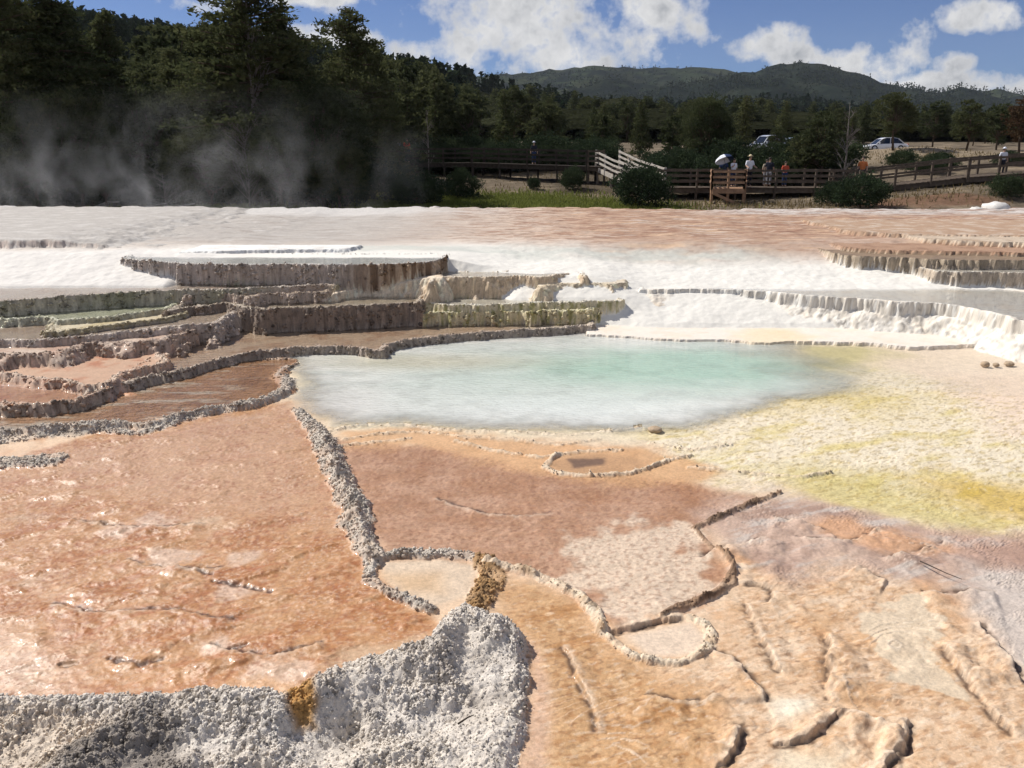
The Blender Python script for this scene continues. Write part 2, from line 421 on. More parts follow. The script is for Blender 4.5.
terrace('UR3', [(850, 231), (890, 234), (950, 235), (1060, 236), (1450, 238)], 1.10, .08, .01, .0, .1, rx=34)
k_of = {n: v[0] for n, v in TER.items()}

# ---- ridges of granular deposit
gran = np.zeros(NV); ridge_id = np.zeros(NV, int)
def ridge(pts, hgt, w, z=-.1, jag=.35, col=1, gr=1.0, sm=1, dk=False):
    """w, hgt may be lists along the line"""
    global H
    P = Wz(pts, z); n = len(P); hgt_is_list = not np.isscalar(hgt)
    W = np.full(n, w) if np.isscalar(w) else np.array(w); G = np.full(n, hgt) if np.isscalar(hgt) else np.array(hgt)
    if dk: W = W * (.6 if hgt_is_list else .5); G = G * (.6 if hgt_is_list else .35); jag = jag + .35
    best = np.full(NV, 9.0); hb = np.zeros(NV); md = W.max() * 1.6
    for i in range(n - 1):
        a, b = P[i], P[i + 1]
        m = np.nonzero((X > min(a[0], b[0]) - md) & (X < max(a[0], b[0]) + md) & (Y > min(a[1], b[1]) - md) & (Y < max(a[1], b[1]) + md))[0]
        if not len(m): continue
        vx, vy = b - a; px = X[m] - a[0]; py = Y[m] - a[1]
        t = np.clip((px * vx + py * vy) / (vx * vx + vy * vy + 1e-12), 0, 1)
        q = np.hypot(px - t * vx, py - t * vy) / (W[i] + (W[i + 1] - W[i]) * t)
        q = q + jag * wob2[m] + .18 * wob3[m] + .32 * n40[m]
        better = q < best[m]; mm = m[better]
        best[mm] = q[better]; hb[mm] = (G[i] + (G[i + 1] - G[i]) * t)[better]
    f = sst(1.1, .05, best)
    H = H + .72 * hb * f * np.clip(.72 + 1.1 * wob2 + .8 * n40, .12, 2)
    g = sst(1.15, .75, best) * gr * np.clip(.9 + .7 * n40, .45, 1)
    np.maximum(gran, g, out=gran)
    ridge_id[(g > .35 * gr)] = col

LEDGE_D = np.zeros(NV); LEDGE_L = np.zeros(NV)
def ledge(pts, h, z=-.16, side=1, fall=.35, soft=.03):
    """broken crust lip: ground on one side of the line stands a little higher and breaks off along it"""
    global H, LEDGE_D, LEDGE_L
    P = smooth_line(Wz(pts, z), 1); best = np.full(NV, 9.0); sg = np.zeros(NV); al = np.zeros(NV); md = fall * 2.2; n = len(P) - 1
    for i in range(n):
        a, b = P[i], P[i + 1]
        m = np.nonzero((X > min(a[0], b[0]) - md) & (X < max(a[0], b[0]) + md) & (Y > min(a[1], b[1]) - md) & (Y < max(a[1], b[1]) + md))[0]
        vx, vy = b - a; px = X[m] - a[0]; py = Y[m] - a[1]
        t0 = (px * vx + py * vy) / (vx * vx + vy * vy + 1e-12); t = np.clip(t0, 0, 1); q = np.hypot(px - t * vx, py - t * vy); k = q < best[m]; mm = m[k]
        best[mm] = q[k]; sg[mm] = np.sign(vx * py - vy * px)[k]; al[mm] = ((i + t) / n)[k]
    m = np.nonzero(best < md)[0]; d = best[m] * sg[m] * side + .022 * wob2[m] + .016 * wob3[m] + .015 * n40[m]
    ends = sst(0, .18, al[m]) * sst(1, .82, al[m]) * np.clip(.75 + 1.0 * n40[m] + .5 * wob2[m], .08, 1.3)
    far_ = sst(md, md * .6, best[m])
    H[m] += h * ends * np.where(d > 0, np.exp(-d / fall) * (1 + .1 * wob3[m]), 0) * sst(-.004, .012, d) * far_ - .35 * h * ends * np.exp(-((d + .02) / .03) ** 2)
    g = sst(.12, .45, ends)
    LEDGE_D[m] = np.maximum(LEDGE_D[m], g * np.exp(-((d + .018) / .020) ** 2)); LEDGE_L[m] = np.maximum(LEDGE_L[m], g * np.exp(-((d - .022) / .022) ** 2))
ridge([(-400, 446), (-60, 444), (0, 441), (40, 436), (80, 432), (115, 430)], .03, .15, -.04)
ridge([(112, 430), (130, 433), (160, 428), (178, 421), (215, 413), (250, 407), (275, 399), (288, 391), (290, 381)], .028, .10, -.02)
ridge([(-10, 467), (20, 466), (55, 463)], .04, .15, -.1)
ridge([(297, 417), (308, 428), (316, 436), (322, 446), (330, 458), (334, 468), (342, 482), (345, 492), (355, 505), (356, 520), (362, 535), (370, 548), (374, 558)], [.05, .07, .1, .15, .16, .14, .16, .15, .17, .18, .15, .13, .1], [.06, .09, .11, .13, .14, .13, .14, .12, .15, .15, .10, .10, .09], -.1, jag=.45)
ridge([(374, 556), (390, 555), (410, 553), (425, 554), (440, 552), (470, 555), (486, 561)], .055, .05, -.12)
ridge([(486, 561), (492, 575), (485, 590), (478, 603)], .06, .10, -.13, col=2)
ridge([(374, 562), (368, 578), (385, 590), (410, 600), (430, 607)], .05, .05, -.13)
ridge([(486, 563), (505, 566), (530, 572), (560, 584), (580, 594), (595, 610), (603, 628)], .05, [.04, .04, .045, .05, .05, .05, .05], -.13, col=3)
ridge([(600, 630), (612, 640), (628, 653), (650, 660), (680, 662), (700, 655), (710, 645), (712, 632), (705, 624), (690, 617)], .03, .035, -.15, col=3)
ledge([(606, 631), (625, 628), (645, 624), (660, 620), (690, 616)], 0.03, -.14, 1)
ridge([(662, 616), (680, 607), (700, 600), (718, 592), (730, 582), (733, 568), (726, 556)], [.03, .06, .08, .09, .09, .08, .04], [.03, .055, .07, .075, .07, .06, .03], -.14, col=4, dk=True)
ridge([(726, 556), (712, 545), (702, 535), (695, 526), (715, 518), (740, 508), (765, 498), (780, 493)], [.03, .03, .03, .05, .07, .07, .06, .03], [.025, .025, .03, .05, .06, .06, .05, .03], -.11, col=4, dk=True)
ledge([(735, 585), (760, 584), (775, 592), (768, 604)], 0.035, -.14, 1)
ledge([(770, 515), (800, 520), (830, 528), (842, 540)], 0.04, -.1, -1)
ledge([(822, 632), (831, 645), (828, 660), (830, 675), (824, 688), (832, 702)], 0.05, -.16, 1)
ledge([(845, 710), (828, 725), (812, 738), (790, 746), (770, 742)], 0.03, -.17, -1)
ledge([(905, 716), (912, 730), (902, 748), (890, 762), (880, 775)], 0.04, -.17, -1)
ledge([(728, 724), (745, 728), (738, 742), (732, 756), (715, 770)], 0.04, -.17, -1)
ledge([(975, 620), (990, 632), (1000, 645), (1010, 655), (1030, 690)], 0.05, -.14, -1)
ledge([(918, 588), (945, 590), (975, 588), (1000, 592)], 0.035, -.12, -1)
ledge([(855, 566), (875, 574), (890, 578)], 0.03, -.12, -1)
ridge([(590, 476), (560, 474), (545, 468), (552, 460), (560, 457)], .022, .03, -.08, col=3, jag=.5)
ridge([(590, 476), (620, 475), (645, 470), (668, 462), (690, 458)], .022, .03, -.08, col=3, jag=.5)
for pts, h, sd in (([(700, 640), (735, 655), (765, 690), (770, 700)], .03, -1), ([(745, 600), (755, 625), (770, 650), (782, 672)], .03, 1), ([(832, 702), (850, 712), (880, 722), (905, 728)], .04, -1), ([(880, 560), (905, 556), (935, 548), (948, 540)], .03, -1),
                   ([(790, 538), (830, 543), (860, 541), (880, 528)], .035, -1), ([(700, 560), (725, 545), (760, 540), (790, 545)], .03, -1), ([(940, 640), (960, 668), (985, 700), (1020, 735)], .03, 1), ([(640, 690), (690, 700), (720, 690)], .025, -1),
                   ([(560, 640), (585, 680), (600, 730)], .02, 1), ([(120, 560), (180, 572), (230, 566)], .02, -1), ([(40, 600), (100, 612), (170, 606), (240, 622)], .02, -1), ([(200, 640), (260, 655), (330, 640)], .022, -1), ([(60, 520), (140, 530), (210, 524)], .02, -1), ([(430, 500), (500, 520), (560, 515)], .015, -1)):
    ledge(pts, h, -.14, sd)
for pts in ([(330, 433), (360, 428), (400, 427), (440, 432), (480, 434), (530, 435), (570, 437), (610, 434), (640, 430)],
            [(345, 441), (380, 436), (420, 434), (470, 440), (510, 441), (560, 446), (600, 441)],
            [(340, 447), (380, 443), (410, 440)], [(455, 443), (500, 452), (540, 457), (580, 452), (620, 451)],
            [(650, 445), (690, 450), (730, 446)], [(690, 466), (740, 470), (800, 474), (830, 470)]):
    ridge(pts, .022, .028, -.05, col=3, jag=.9, gr=.7)

# ---- foreground mass of white granular deposit
FG = Wz([(-420, 705), (-40, 700), (0, 699), (30, 692), (60, 689), (95, 692), (130, 691), (165, 686), (190, 685), (215, 688), (240, 690), (265, 694), (288, 697), (300, 690), (318, 681), (340, 664), (365, 656), (385, 651), (410, 650), (428, 643), (436, 628), (442, 613), (460, 603), (480, 610), (500, 620), (518, 628), (530, 642), (531, 665), (527, 690), (528, 720), (520, 745), (514, 768), (505, 800), (480, 870), (-420, 870)], -.1)
sF = sdist(X, Y, FG, 1.6) + .035 * wob2 + .015 * wob3
inF = sst(-.02, .03, sF)
def crest(pts, z, w):
    return np.exp(-(dist_poly(X, Y, smooth_line(Wz(pts, z), 2), False, w * 3.2) / w) ** 2)
c1 = crest([(318, 688), (345, 676), (390, 664), (425, 655), (445, 635), (462, 618), (490, 628)], -.02, .16)
c2 = crest([(-60, 712), (0, 708), (60, 700), (110, 705)], -.02, .13)
c3 = crest([(60, 790), (100, 745), (140, 715), (180, 702), (240, 704), (280, 712)], -.02, .20)
c4 = crest([(300, 735), (345, 745), (420, 725), (470, 700)], -.1, .12)
hl = np.exp(-((X - at_z(350, 722, -.1)[0]) ** 2 + (Y - at_z(350, 722, -.1)[1]) ** 2) / .10 ** 2)
gp = np.exp(-((X - at_z(302, 715, -.1)[0]) ** 2 / .07 ** 2 + (Y - at_z(302, 712, -.1)[1]) ** 2 / .25 ** 2))
H = H + inF * (.055 * sst(0, .12, sF) + (.105 * c1) + .07 * c2 + .10 * c3 - .06 * c4 - .13 * hl - .06 * gp + .03 * fbm(X * 3.2, Y * 3.2, 77, 3))
gran = np.maximum(gran, inF); ridge_id[inF > .5] = 6
# ---- cauliflower grain on the granular parts
gi = np.nonzero(gran > .02)[0]
gx = X[gi] + .02 * wob3[gi]; gy = Y[gi] + .02 * wob2[gi]
sz = np.where(ridge_id[gi] == 6, 1.0, .8)
def dome(f): return np.sqrt(np.clip(1 - (f / .75) ** 2, 0, 1))
pores = sst(.15, .55, fbm(gx * 26, gy * 26, 68, 2))
lumps = sz * .024 * dome(worley(gx * 15, gy * 15, 3)) + .017 * dome(worley(gx * 34, gy * 34, 4)) + .010 * dome(worley(gx * 70, gy * 70, 5)) + .03 * fbm(gx * 8, gy * 8, 61, 3) - .02 * pores
smoothpatch = np.where(ridge_id[gi] == 6, .35 + .65 * sst(-.25, .25, fbm(gx * 2.4, gy * 2.4, 66, 3) + .55 * c1[gi] + .6 * c2[gi] + .5 * c3[gi] - .15), 1)
H[gi] += gran[gi] * lumps * smoothpatch * np.where(ridge_id[gi] == 6, 1.2, .6)
# rims of the basins and their walls get grain too
slp_r = np.zeros(NV)
for n, (k, z, s) in TER.items():
    r = np.exp(-((s - .03) / .07) ** 2) * (owner == k)
    if n in ('apron', 'R1', 'UW', 'UL'): r = r * .25
    if n in ('R2', 'R2b', 'M1', 'M2', 'D'): r = r * .6
    slp_r = np.maximum(slp_r, r)
ri = np.nonzero((slp_r > .03) & (Y < 20))[0]
H[ri] += slp_r[ri] * .55 * (.045 * (1 - np.clip(worley(X[ri] * 14, Y[ri] * 14, 13), 0, 1)) - .03 + .012 * (1 - worley(X[ri] * 33, Y[ri] * 33, 14)))

# ---- tiny terracettes (rimstone) on the shallow sheet-flow parts
def patch(pts, z, soft=.15, namp=.15, nscale=1.0, ax=1.0, ay=1.0, seed=100, md=2.5):
    P = Wz(pts, z); s = sdist(X, Y, P, md)
    m = np.nonzero(np.abs(s) < soft + namp * 1.5)[0]
    s[m] += namp * fbm(X[m] * nscale * ax, Y[m] * nscale * ay, seed, 4)
    return sst(-soft, soft, s)

flowx = X * .92 + Y * .38; flowy = -X * .38 + Y * .92
yel = patch([(630, 432), (690, 415), (740, 395), (800, 378), (860, 372), (930, 380), (1040, 400), (1560, 420), (1560, 545), (1024, 542), (960, 530), (900, 515), (850, 505), (800, 490), (750, 485), (700, 478), (650, 462)], -.04, .5, .5, .8)
lowr = patch([(690, 510), (780, 492), (850, 505), (960, 532), (1560, 560), (1560, 660), (1030, 650), (990, 620), (930, 580), (860, 566), (780, 570), (740, 545)], -.1, .2, .3, 1.2)
near_r = patch([(490, 570), (560, 600), (620, 650), (700, 660), (740, 590), (800, 560), (900, 575), (1000, 640), (1560, 730), (1560, 900), (500, 900), (530, 700)], -.15, .2, .3, 1.2)
nf = fbm(flowx * 1.1, flowy * 2.6, 140, 5, .55)
ph = nf * 14.0
fr_ = ph - np.floor(ph)
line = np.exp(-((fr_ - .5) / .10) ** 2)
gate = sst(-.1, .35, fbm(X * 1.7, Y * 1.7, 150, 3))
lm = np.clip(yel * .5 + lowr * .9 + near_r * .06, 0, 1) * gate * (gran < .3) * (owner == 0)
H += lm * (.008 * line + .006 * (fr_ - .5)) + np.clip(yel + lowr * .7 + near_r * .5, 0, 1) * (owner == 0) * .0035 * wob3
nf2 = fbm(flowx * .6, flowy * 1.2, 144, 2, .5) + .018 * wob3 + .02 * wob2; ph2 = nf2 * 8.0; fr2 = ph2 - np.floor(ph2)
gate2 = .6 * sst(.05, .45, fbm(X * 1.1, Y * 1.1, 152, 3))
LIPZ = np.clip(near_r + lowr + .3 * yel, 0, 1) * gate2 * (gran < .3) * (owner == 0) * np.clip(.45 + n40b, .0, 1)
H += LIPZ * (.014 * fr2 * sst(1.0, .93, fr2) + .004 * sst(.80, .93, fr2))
# crusty relief of mats
matl = patch([(-420, 440), (0, 470), (100, 440), (200, 420), (290, 410), (330, 470), (350, 540), (370, 570), (430, 610), (430, 645), (330, 670), (280, 700), (130, 695), (0, 700), (-420, 705)], -.12, .1, .1, 2.0)
matc = patch([(335, 445), (420, 450), (560, 475), (680, 480), (750, 495), (700, 525), (735, 570), (690, 605), (600, 620), (560, 580), (480, 552), (385, 555), (360, 510)], -.09, .1, .1, 2.0)
crust = sst(.1, .5, fbm(flowx * 2.2, flowy * 4.5, 171, 5))
H += (matl * .014 * crust + matl * .006 * np.clip(wob3, 0, 1)) * (gran < .3)
H += matc * .005 * wob3 * (gran < .3)

# ---------------------------------------------------------------- pigment of the deposits (bacterial mats and stains), with some shade and reflection painted in
COL = np.zeros((NV, 3)); WET = np.zeros(NV)
ALB = .88
def paint(mask, rgb, k=1.0):
    i = np.nonzero(mask > .004)[0]; q = (mask[i] * k)[:, None]
    COL[i] = COL[i] * (1 - q) + q * (lin(*rgb) * ALB)
def wetp(mask, v):
    WET[:] = WET * (1 - mask) + mask * v
n_m = fbm(X * 2.1, Y * 2.1, 201, 5, .6); n_s = fbm(flowx * 1.3, flowy * 5, 205, 5, .6); n_f = fbm(X * 9, Y * 9, 208, 4, .6)
n_x = fbm(X * 1.2, Y * 5.5, 211, 5, .6)
ones = np.ones(NV)
COL[:] = lin(226, 196, 164) * ALB
paint(sst(.0, .6, n_m), (205, 160, 120)); paint(sst(.2, .7, n_s), (232, 212, 188)); wetp(ones, .35)
# upper flats
up = (owner == 1) * 1.0
paint(up, (240, 236, 226))
paint(up * left * sst(19, 16, Y) * sst(-5, -6.5, X), (230, 225, 217))
far = sst(17.6, 20.5, Y + 1.2 * big - .5 * np.clip(X, -8, 4) * .25)
paint(far * np.clip(up + (owner >= k_of['UL']), 0, 1), (214, 190, 168))
paint(far * sst(-.1, .5, n_x) * sst(-3, 3, X), (186, 150, 124), .85)
lf = sst(-1, -7, X)
lf = sst(2, -5, X); paint(far * lf, (184, 178, 170), .95); paint(far * lf * sst(.1, .5, n_x), (204, 199, 192), .8); paint(far * lf * sst(.1, .45, fbm(X * .8, Y * 3.5, 223, 4)), (164, 152, 142), .6)
rt = sst(0, 3, X) * sst(17.0, 18.4, Y)
paint(rt * up, (180, 146, 120), .8); paint(rt * sst(.05, .45, n_x) * up, (160, 124, 102), .8); paint(rt * sst(.1, .5, fbm(X * .7, Y * 2.2, 222, 4)) * up, (216, 184, 152), .7)
edge_far = sst(25.6, 27.0, Y + .7 * wob) 
paint(edge_far * np.clip(sst(5, 8, X) + lf, 0, 1), (214, 210, 204), .8)
paint(edge_far * sst(5, 8, X) * sst(.1, .4, n_m), (150, 144, 136), .7)
rust = sst(-3.5, 0, X + .8 * n_m) * far
paint(rust * sst(-.05, .3, fbm(X * .9, Y * 4.0, 225, 5, .6)), (158, 120, 97), .8); paint(rust * sst(.1, .4, fbm(X * 1.2, Y * 7, 226, 4, .6)), (132, 98, 78), .7); paint(rust * sst(.2, .45, fbm(X * .7, Y * 5, 227, 4)), (212, 196, 180), .7)
gb = sst(-5, -3, X) * sst(6.5, 4.5, X) * np.exp(-((Y - 18.0 - .5 * wob) / .55) ** 2); paint(gb, (204, 206, 196), .85)
wetp(up, .25); wetp(far, .15)
# basins: floors
def floor_col(n, rgb, rgb2=None, w=.6, extra=None):
    k = (owner == k_of[n]) * 1.0
    if extra is not None: k = k * extra
    paint(k, rgb)
    if rgb2: paint(k * sst(-.1, .45, n_m), rgb2, .85)
    wetp(k, w)
floor_col('E', (178, 132, 92), (150, 105, 66))
paint((owner == k_of['E']) * sst(.0, .4, n_x) * sst(-3.0, -4.2, X), (214, 200, 180), .8)
floor_col('A', (208, 180, 152), (184, 146, 116))
floor_col('PL', (206, 152, 112), (184, 118, 74)); floor_col('mound', (196, 160, 132), (176, 112, 78), .3); floor_col('wall2', (200, 178, 158), (176, 140, 116), .4)
floor_col('w1', (200, 178, 154), (180, 150, 122)); floor_col('w2', (206, 208, 178), (190, 190, 150)); floor_col('w3', (212, 198, 166), (196, 178, 132))
floor_col('B', (196, 180, 156), (178, 156, 128)); floor_col('B2', (234, 226, 208), (220, 208, 184)); floor_col('green', (222, 214, 180), (190, 184, 130), .5)
paint((owner == k_of['B']) * sst(-1.6, .6, X), (234, 228, 212), .9); paint((owner == k_of['A']) * sst(-.6, .8, X), (236, 220, 198), .9)
floor_col('C', (206, 188, 170), (190, 160, 136)); floor_col('lump', (176, 158, 138), (150, 130, 110), .3)
paint((owner == k_of['C']) * sst(-3.5, -2.2, X), (236, 216, 192), .9)
floor_col('cream', (238, 220, 196), (228, 206, 176), .3); floor_col('M1', (236, 224, 204), (226, 208, 184), .5); floor_col('M2', (226, 212, 188), (214, 196, 166), .4)
floor_col('R1', (240, 234, 222), (238, 226, 208), .3); floor_col('apron', (240, 230, 216), (238, 222, 202), .3)
floor_col('R2', (150, 128, 104), (130, 110, 90), .4); floor_col('R2b', (232, 226, 212), (200, 190, 176), .4)
floor_col('D', (222, 222, 214), (232, 230, 220), .6); floor_col('UW', (240, 240, 234), (228, 222, 214), .2)
floor_col('UL', (184, 178, 170), (202, 197, 190), .15); floor_col('UR', (178, 144, 118), (154, 120, 96), .2); floor_col('UR2', (204, 186, 164), (176, 150, 124), .1); floor_col('UR3', (180, 150, 124), (206, 188, 168), .1)
# apron stains
paint(patch([(600, 325), (650, 312), (700, 318), (720, 335), (640, 336)], .15, .15, .15, 2.) * (owner == k_of['R1']), (240, 214, 176), .8)
paint(patch([(735, 325), (775, 318), (815, 330), (800, 341), (760, 342)], .15, .3, .2, 3.) * ((owner == k_of['R1']) | (owner == k_of['apron'])), (238, 212, 160), .5)
# floor of the front basins
fl = (owner == 0) * 1.0
paint(fl * patch([(270, 352), (600, 330), (1560, 340), (1560, 420), (860, 400), (700, 440), (330, 440), (290, 400)], -.02, .3, .2), (226, 212, 184))
paint(fl * patch([(800, 338), (1560, 340), (1560, 425), (1000, 425), (880, 385), (800, 360)], -.02, .5, .3), (238, 218, 194)); 
paint(fl * patch([(800, 344), (860, 343), (900, 352), (850, 372), (800, 366)], -.01, .4, .4), (196, 186, 128), .8)
paint(fl * yel, (238, 224, 196)); paint(fl * yel * sst(.0, .6, nf), (216, 198, 124), .75); paint(fl * yel * sst(.2, .7, n_s), (238, 228, 206), .8)
paint(fl * patch([(740, 400), (800, 388), (880, 390), (930, 402), (900, 415), (800, 415)], -.03, .4, .5, 1.5), (214, 194, 130), .6)
paint(fl * patch([(910, 476), (950, 470), (1060, 486), (1560, 500), (1560, 535), (1024, 522), (960, 502)], -.06, .35, .35, 1.5), (206, 172, 66), .8)
paint(fl * patch([(780, 470), (880, 470), (950, 500), (1024, 530), (1024, 545), (930, 525), (850, 505), (790, 492)], -.07, .4, .35, 1.5), (204, 188, 110), .7)
paint(fl * patch([(930, 375), (1560, 380), (1560, 440), (1010, 435)], -.03, .5, .3), (238, 214, 190), .9)
paint(fl * yel * sst(.35, .6, n_f), (244, 236, 218), .4); paint(fl * yel * sst(.1, .42, fbm(flowx * 6, flowy * 15, 251, 4, .6)), (196, 170, 96), .5); paint(fl * yel * sst(.22, .42, fbm(flowx * 11, flowy * 30, 252, 3)), (150, 126, 80), .5)
# centre pool
paint(fl * matc, (196, 156, 126)); paint(fl * matc * sst(-.5, .9, n_m + .5 * n_x + .16 * (Y - 6.2)), (170, 124, 88), .9); paint(fl * matc * sst(.2, .7, n_x), (202, 158, 122), .6)
paint(fl * patch([(600, 528), (650, 518), (690, 530), (700, 560), (720, 580), (690, 600), (640, 615), (610, 615), (585, 580), (560, 572), (560, 545)], -.1, .10, .38, 3), (230, 208, 182), .9)
paint(fl * patch([(340, 432), (420, 430), (560, 445), (660, 450), (720, 470), (690, 482), (600, 478), (520, 470), (420, 448), (345, 450)], -.05, .12, .15, 2.5), (212, 166, 120), .85)
paint(fl * patch([(545, 460), (600, 455), (650, 462), (640, 472), (560, 474)], -.07, .06, .03, 4), (190, 150, 112), .9)
paint(fl * patch([(568, 460), (605, 459), (604, 465), (575, 467)], -.07, .03, .03, 4), (112, 88, 74), .9)
# left orange pool
paint(fl * matl, (200, 152, 106)); paint(fl * matl * sst(-.15, .4, n_m + .4 * n_s + .12 * (6.2 - Y)), (184, 126, 76), .85); paint(fl * matl * sst(.0, .4, n_f), (180, 122, 82), .6); paint(fl * matl * sst(.1, .5, fbm(X * 14, Y * 22, 241, 3)), (228, 190, 156), .5)
paint(fl * matl * sst(.15, .6, n_s), (178, 112, 70), .6); paint(fl * matl * sst(.3, .65, fbm(flowx * .9, flowy * 1.6, 231, 4)), (212, 182, 148), .8)
paint(fl * patch([(-420, 450), (60, 460), (300, 410), (330, 470), (330, 530), (200, 520), (60, 480)], -.12, .5, .4), (208, 170, 138), .6)  # pale veil: cloud reflection on the wet film, painted into the mat
paint(fl * patch([(-440, 620), (0, 625), (60, 660), (60, 690), (-440, 705)], -.14, .25, .15), (226, 194, 166), .85)  # pale edge: sky glare off the water, painted into the mat
paint(fl * patch([(170, 690), (280, 660), (300, 690), (285, 700), (130, 696)], -.14, .12, .1), (222, 178, 136), .8)
for (px, py, w, h) in ((115, 532, 17, 7), (155, 522, 18, 7), (208, 642, 22, 9), (60, 630, 25, 7), (280, 665, 32, 13), (170, 556, 30, 9), (240, 558, 14, 6), (228, 590, 14, 6)):
    t = np.linspace(0, 2 * np.pi, 14)[:-1]
    paint(fl * patch([(px + w * math.cos(a), py + h * math.sin(a)) for a in t], -.13, .05, .16, 3.5), (226, 196, 170), .8)
dk = [[(110, 654), (125, 657), (140, 660), (160, 655)], [(62, 660), (75, 658)], [(215, 580), (240, 583), (270, 588)], [(200, 570), (210, 573)], [(232, 643), (245, 641)]]
for l in dk:
    dd = dist_poly(X, Y, Wz(l, -.13), False, .3)
    mk = sst(.035, .01, dd + .02 * wob3) * fl
    paint(mk, (96, 74, 62), .9); H -= mk * .012
wor1 = worley(X * 10 + wob2, Y * 14 + wob2, 21); wor2 = worley(X * 24, Y * 30, 22)
mot = fbm(X * 3, Y * 3, 243, 3)
paint(fl * matl * sst(.36, .2, wor1) * sst(-.1, .3, mot), (214, 174, 136), .7)
paint(fl * matl * sst(.30, .15, wor2) * sst(.1, -.3, mot), (224, 192, 164), .6)
paint(fl * matl * sst(.1, .45, fbm(X * 20, Y * 28, 245, 2)) * sst(-.3, .3, n_m), (156, 98, 64), .55)
paint(fl * matc * sst(.1, .45, fbm(X * 18, Y * 26, 246, 2)), (150, 104, 76), .45); paint(fl * matc * sst(.30, .15, wor2) * sst(-.2, .3, mot), (214, 176, 144), .25)
# amber outflow in the lower middle and the peach ground on the right
paint(fl * near_r, (222, 190, 156)); paint(fl * near_r * sst(-.05, .5, n_m), (212, 170, 126), .8); paint(fl * near_r * sst(.1, .5, n_f), (200, 158, 116), .6); paint(fl * near_r * sst(.1, .5, n_s), (234, 208, 178), .8)
amb = patch([(490, 585), (540, 585), (580, 605), (610, 650), (660, 680), (720, 700), (720, 768), (760, 870), (500, 870), (540, 720), (535, 650), (500, 615)], -.15, .15, .12, 2)
paint(fl * amb, (206, 164, 118)); paint(fl * amb * sst(.0, .45, n_s), (188, 138, 86), .8); paint(fl * amb * sst(.25, .6, n_f), (226, 186, 138), .7)
paint(fl * patch([(528, 640), (545, 650), (552, 690), (545, 768), (540, 870), (505, 870), (520, 768), (530, 700)], -.15, .05, .04), (216, 180, 152), .85)
paint(fl * patch([(380, 560), (440, 556), (478, 562), (472, 590), (430, 603), (395, 590)], -.12, .05, .03), (220, 198, 172)); paint(fl * patch([(385, 572), (440, 570), (440, 588), (400, 590)], -.12, .12, .05), (206, 168, 122), .6)
paint(fl * near_r * (1 - amb) * sst(.1, .45, fbm(flowx * 9, flowy * 24, 247, 2)), (182, 136, 96), .5); paint(fl * amb * sst(.05, .4, fbm(X * 16, Y * 22, 248, 3)), (164, 112, 64), .5); paint(fl * amb * sst(.36, .2, wor1) * sst(.0, .4, mot), (232, 196, 152), .6)
paint(fl * np.clip(near_r + lowr * .6 + matc * .5, 0, 1) * sst(.28, .5, fbm(flowx * 12, flowy * 30, 249, 3)), (120, 86, 62), .4); paint(fl * np.clip(near_r + lowr, 0, 1) * sst(.3, .5, fbm(flowx * 10, flowy * 26, 250, 3)), (244, 228, 206), .3)
paint(fl * patch([(625, 635), (690, 622), (708, 635), (700, 652), (650, 656)], -.15, .05, .03), (228, 206, 182))
pale = patch([(868, 605), (920, 598), (945, 620), (930, 650), (960, 685), (975, 700), (920, 692), (890, 665), (865, 650)], -.16, .025, .16, 5)
paint(fl * pale, (226, 208, 180), .8)
paint(fl * patch([(770, 700), (810, 698), (812, 715), (780, 718)], -.17, .1, .08, 3), (232, 222, 200), .9)
paint(fl * patch([(790, 755), (850, 752), (840, 800), (780, 800)], -.18, .1, .08, 3), (230, 214, 186), .9)
paint(fl * lowr, (200, 172, 152)); paint(fl * lowr * sst(-.1, .4, n_m), (168, 138, 120), .8); paint(fl * lowr * sst(.05, .4, n_s), (206, 194, 182), .8)
paint(fl * patch([(800, 520), (850, 518), (930, 535), (945, 545), (900, 550), (850, 540)], -.1, .1, .15, 3), (214, 164, 122), .8)
paint(fl * patch([(960, 560), (1560, 600), (1560, 720), (1024, 668), (985, 630)], -.12, .15, .15, 2), (210, 198, 186), .85)
paint(fl * patch([(940, 530), (1560, 545), (1560, 600), (980, 565)], -.1, .2, .25, 2), (186, 152, 132), .8)
wetp(fl * matl, .85); wetp(fl * matc, .7); wetp(fl * amb, .7); wetp(fl * yel, .45); wetp(fl * lowr, .6); wetp(fl * pale, .6)
paint(fl * LIPZ * sst(.82, .92, fr2), (240, 226, 206), .75); paint(fl * LIPZ * sst(.09, .02, fr2) * sst(-.3, .3, n_f), (112, 84, 64), .75)  # pale crust on each lip, shade of the drop painted dark below
paint(LEDGE_L * (gran < .4) * np.clip(.6 + n_f, .1, 1), (234, 216, 192), .6); paint(LEDGE_D * (gran < .4) * sst(-.5, .1, n_f), (84, 64, 50), .9)  # pale crust on the ledge lip, shade at its foot painted in
# granular ridges
RC = {1: ((214, 204, 190), (158, 144, 130)), 2: ((176, 140, 96), (104, 80, 54)), 3: ((236, 218, 192), (190, 160, 126)), 4: ((150, 122, 98), (84, 66, 52)), 5: ((206, 190, 170), (120, 102, 88)), 6: ((224, 214, 201), (178, 168, 157))}
for i, (a, b) in RC.items():
    m = gran * (ridge_id == i)
    paint(m, a); paint(m * sst(-.05, .55, fbm(X * 6, Y * 6, 300 + i, 4)), b, .8); wetp(m, .0)
m6 = (ridge_id == 6) * gran
paint(m6 * sst(-.2, .5, fbm(X * 1.6, Y * 1.6, 320, 3)), (230, 223, 214), .6)
paint(m6 * patch([(-420, 715), (70, 712), (120, 730), (60, 770), (0, 850), (-420, 850)], -.08, .1, .1), (226, 208, 186), .7)
paint(m6 * patch([(40, 768), (90, 740), (140, 712), (170, 725), (200, 768), (180, 820), (60, 820)], -.05, .1, .14, 3), (138, 129, 120), .8)
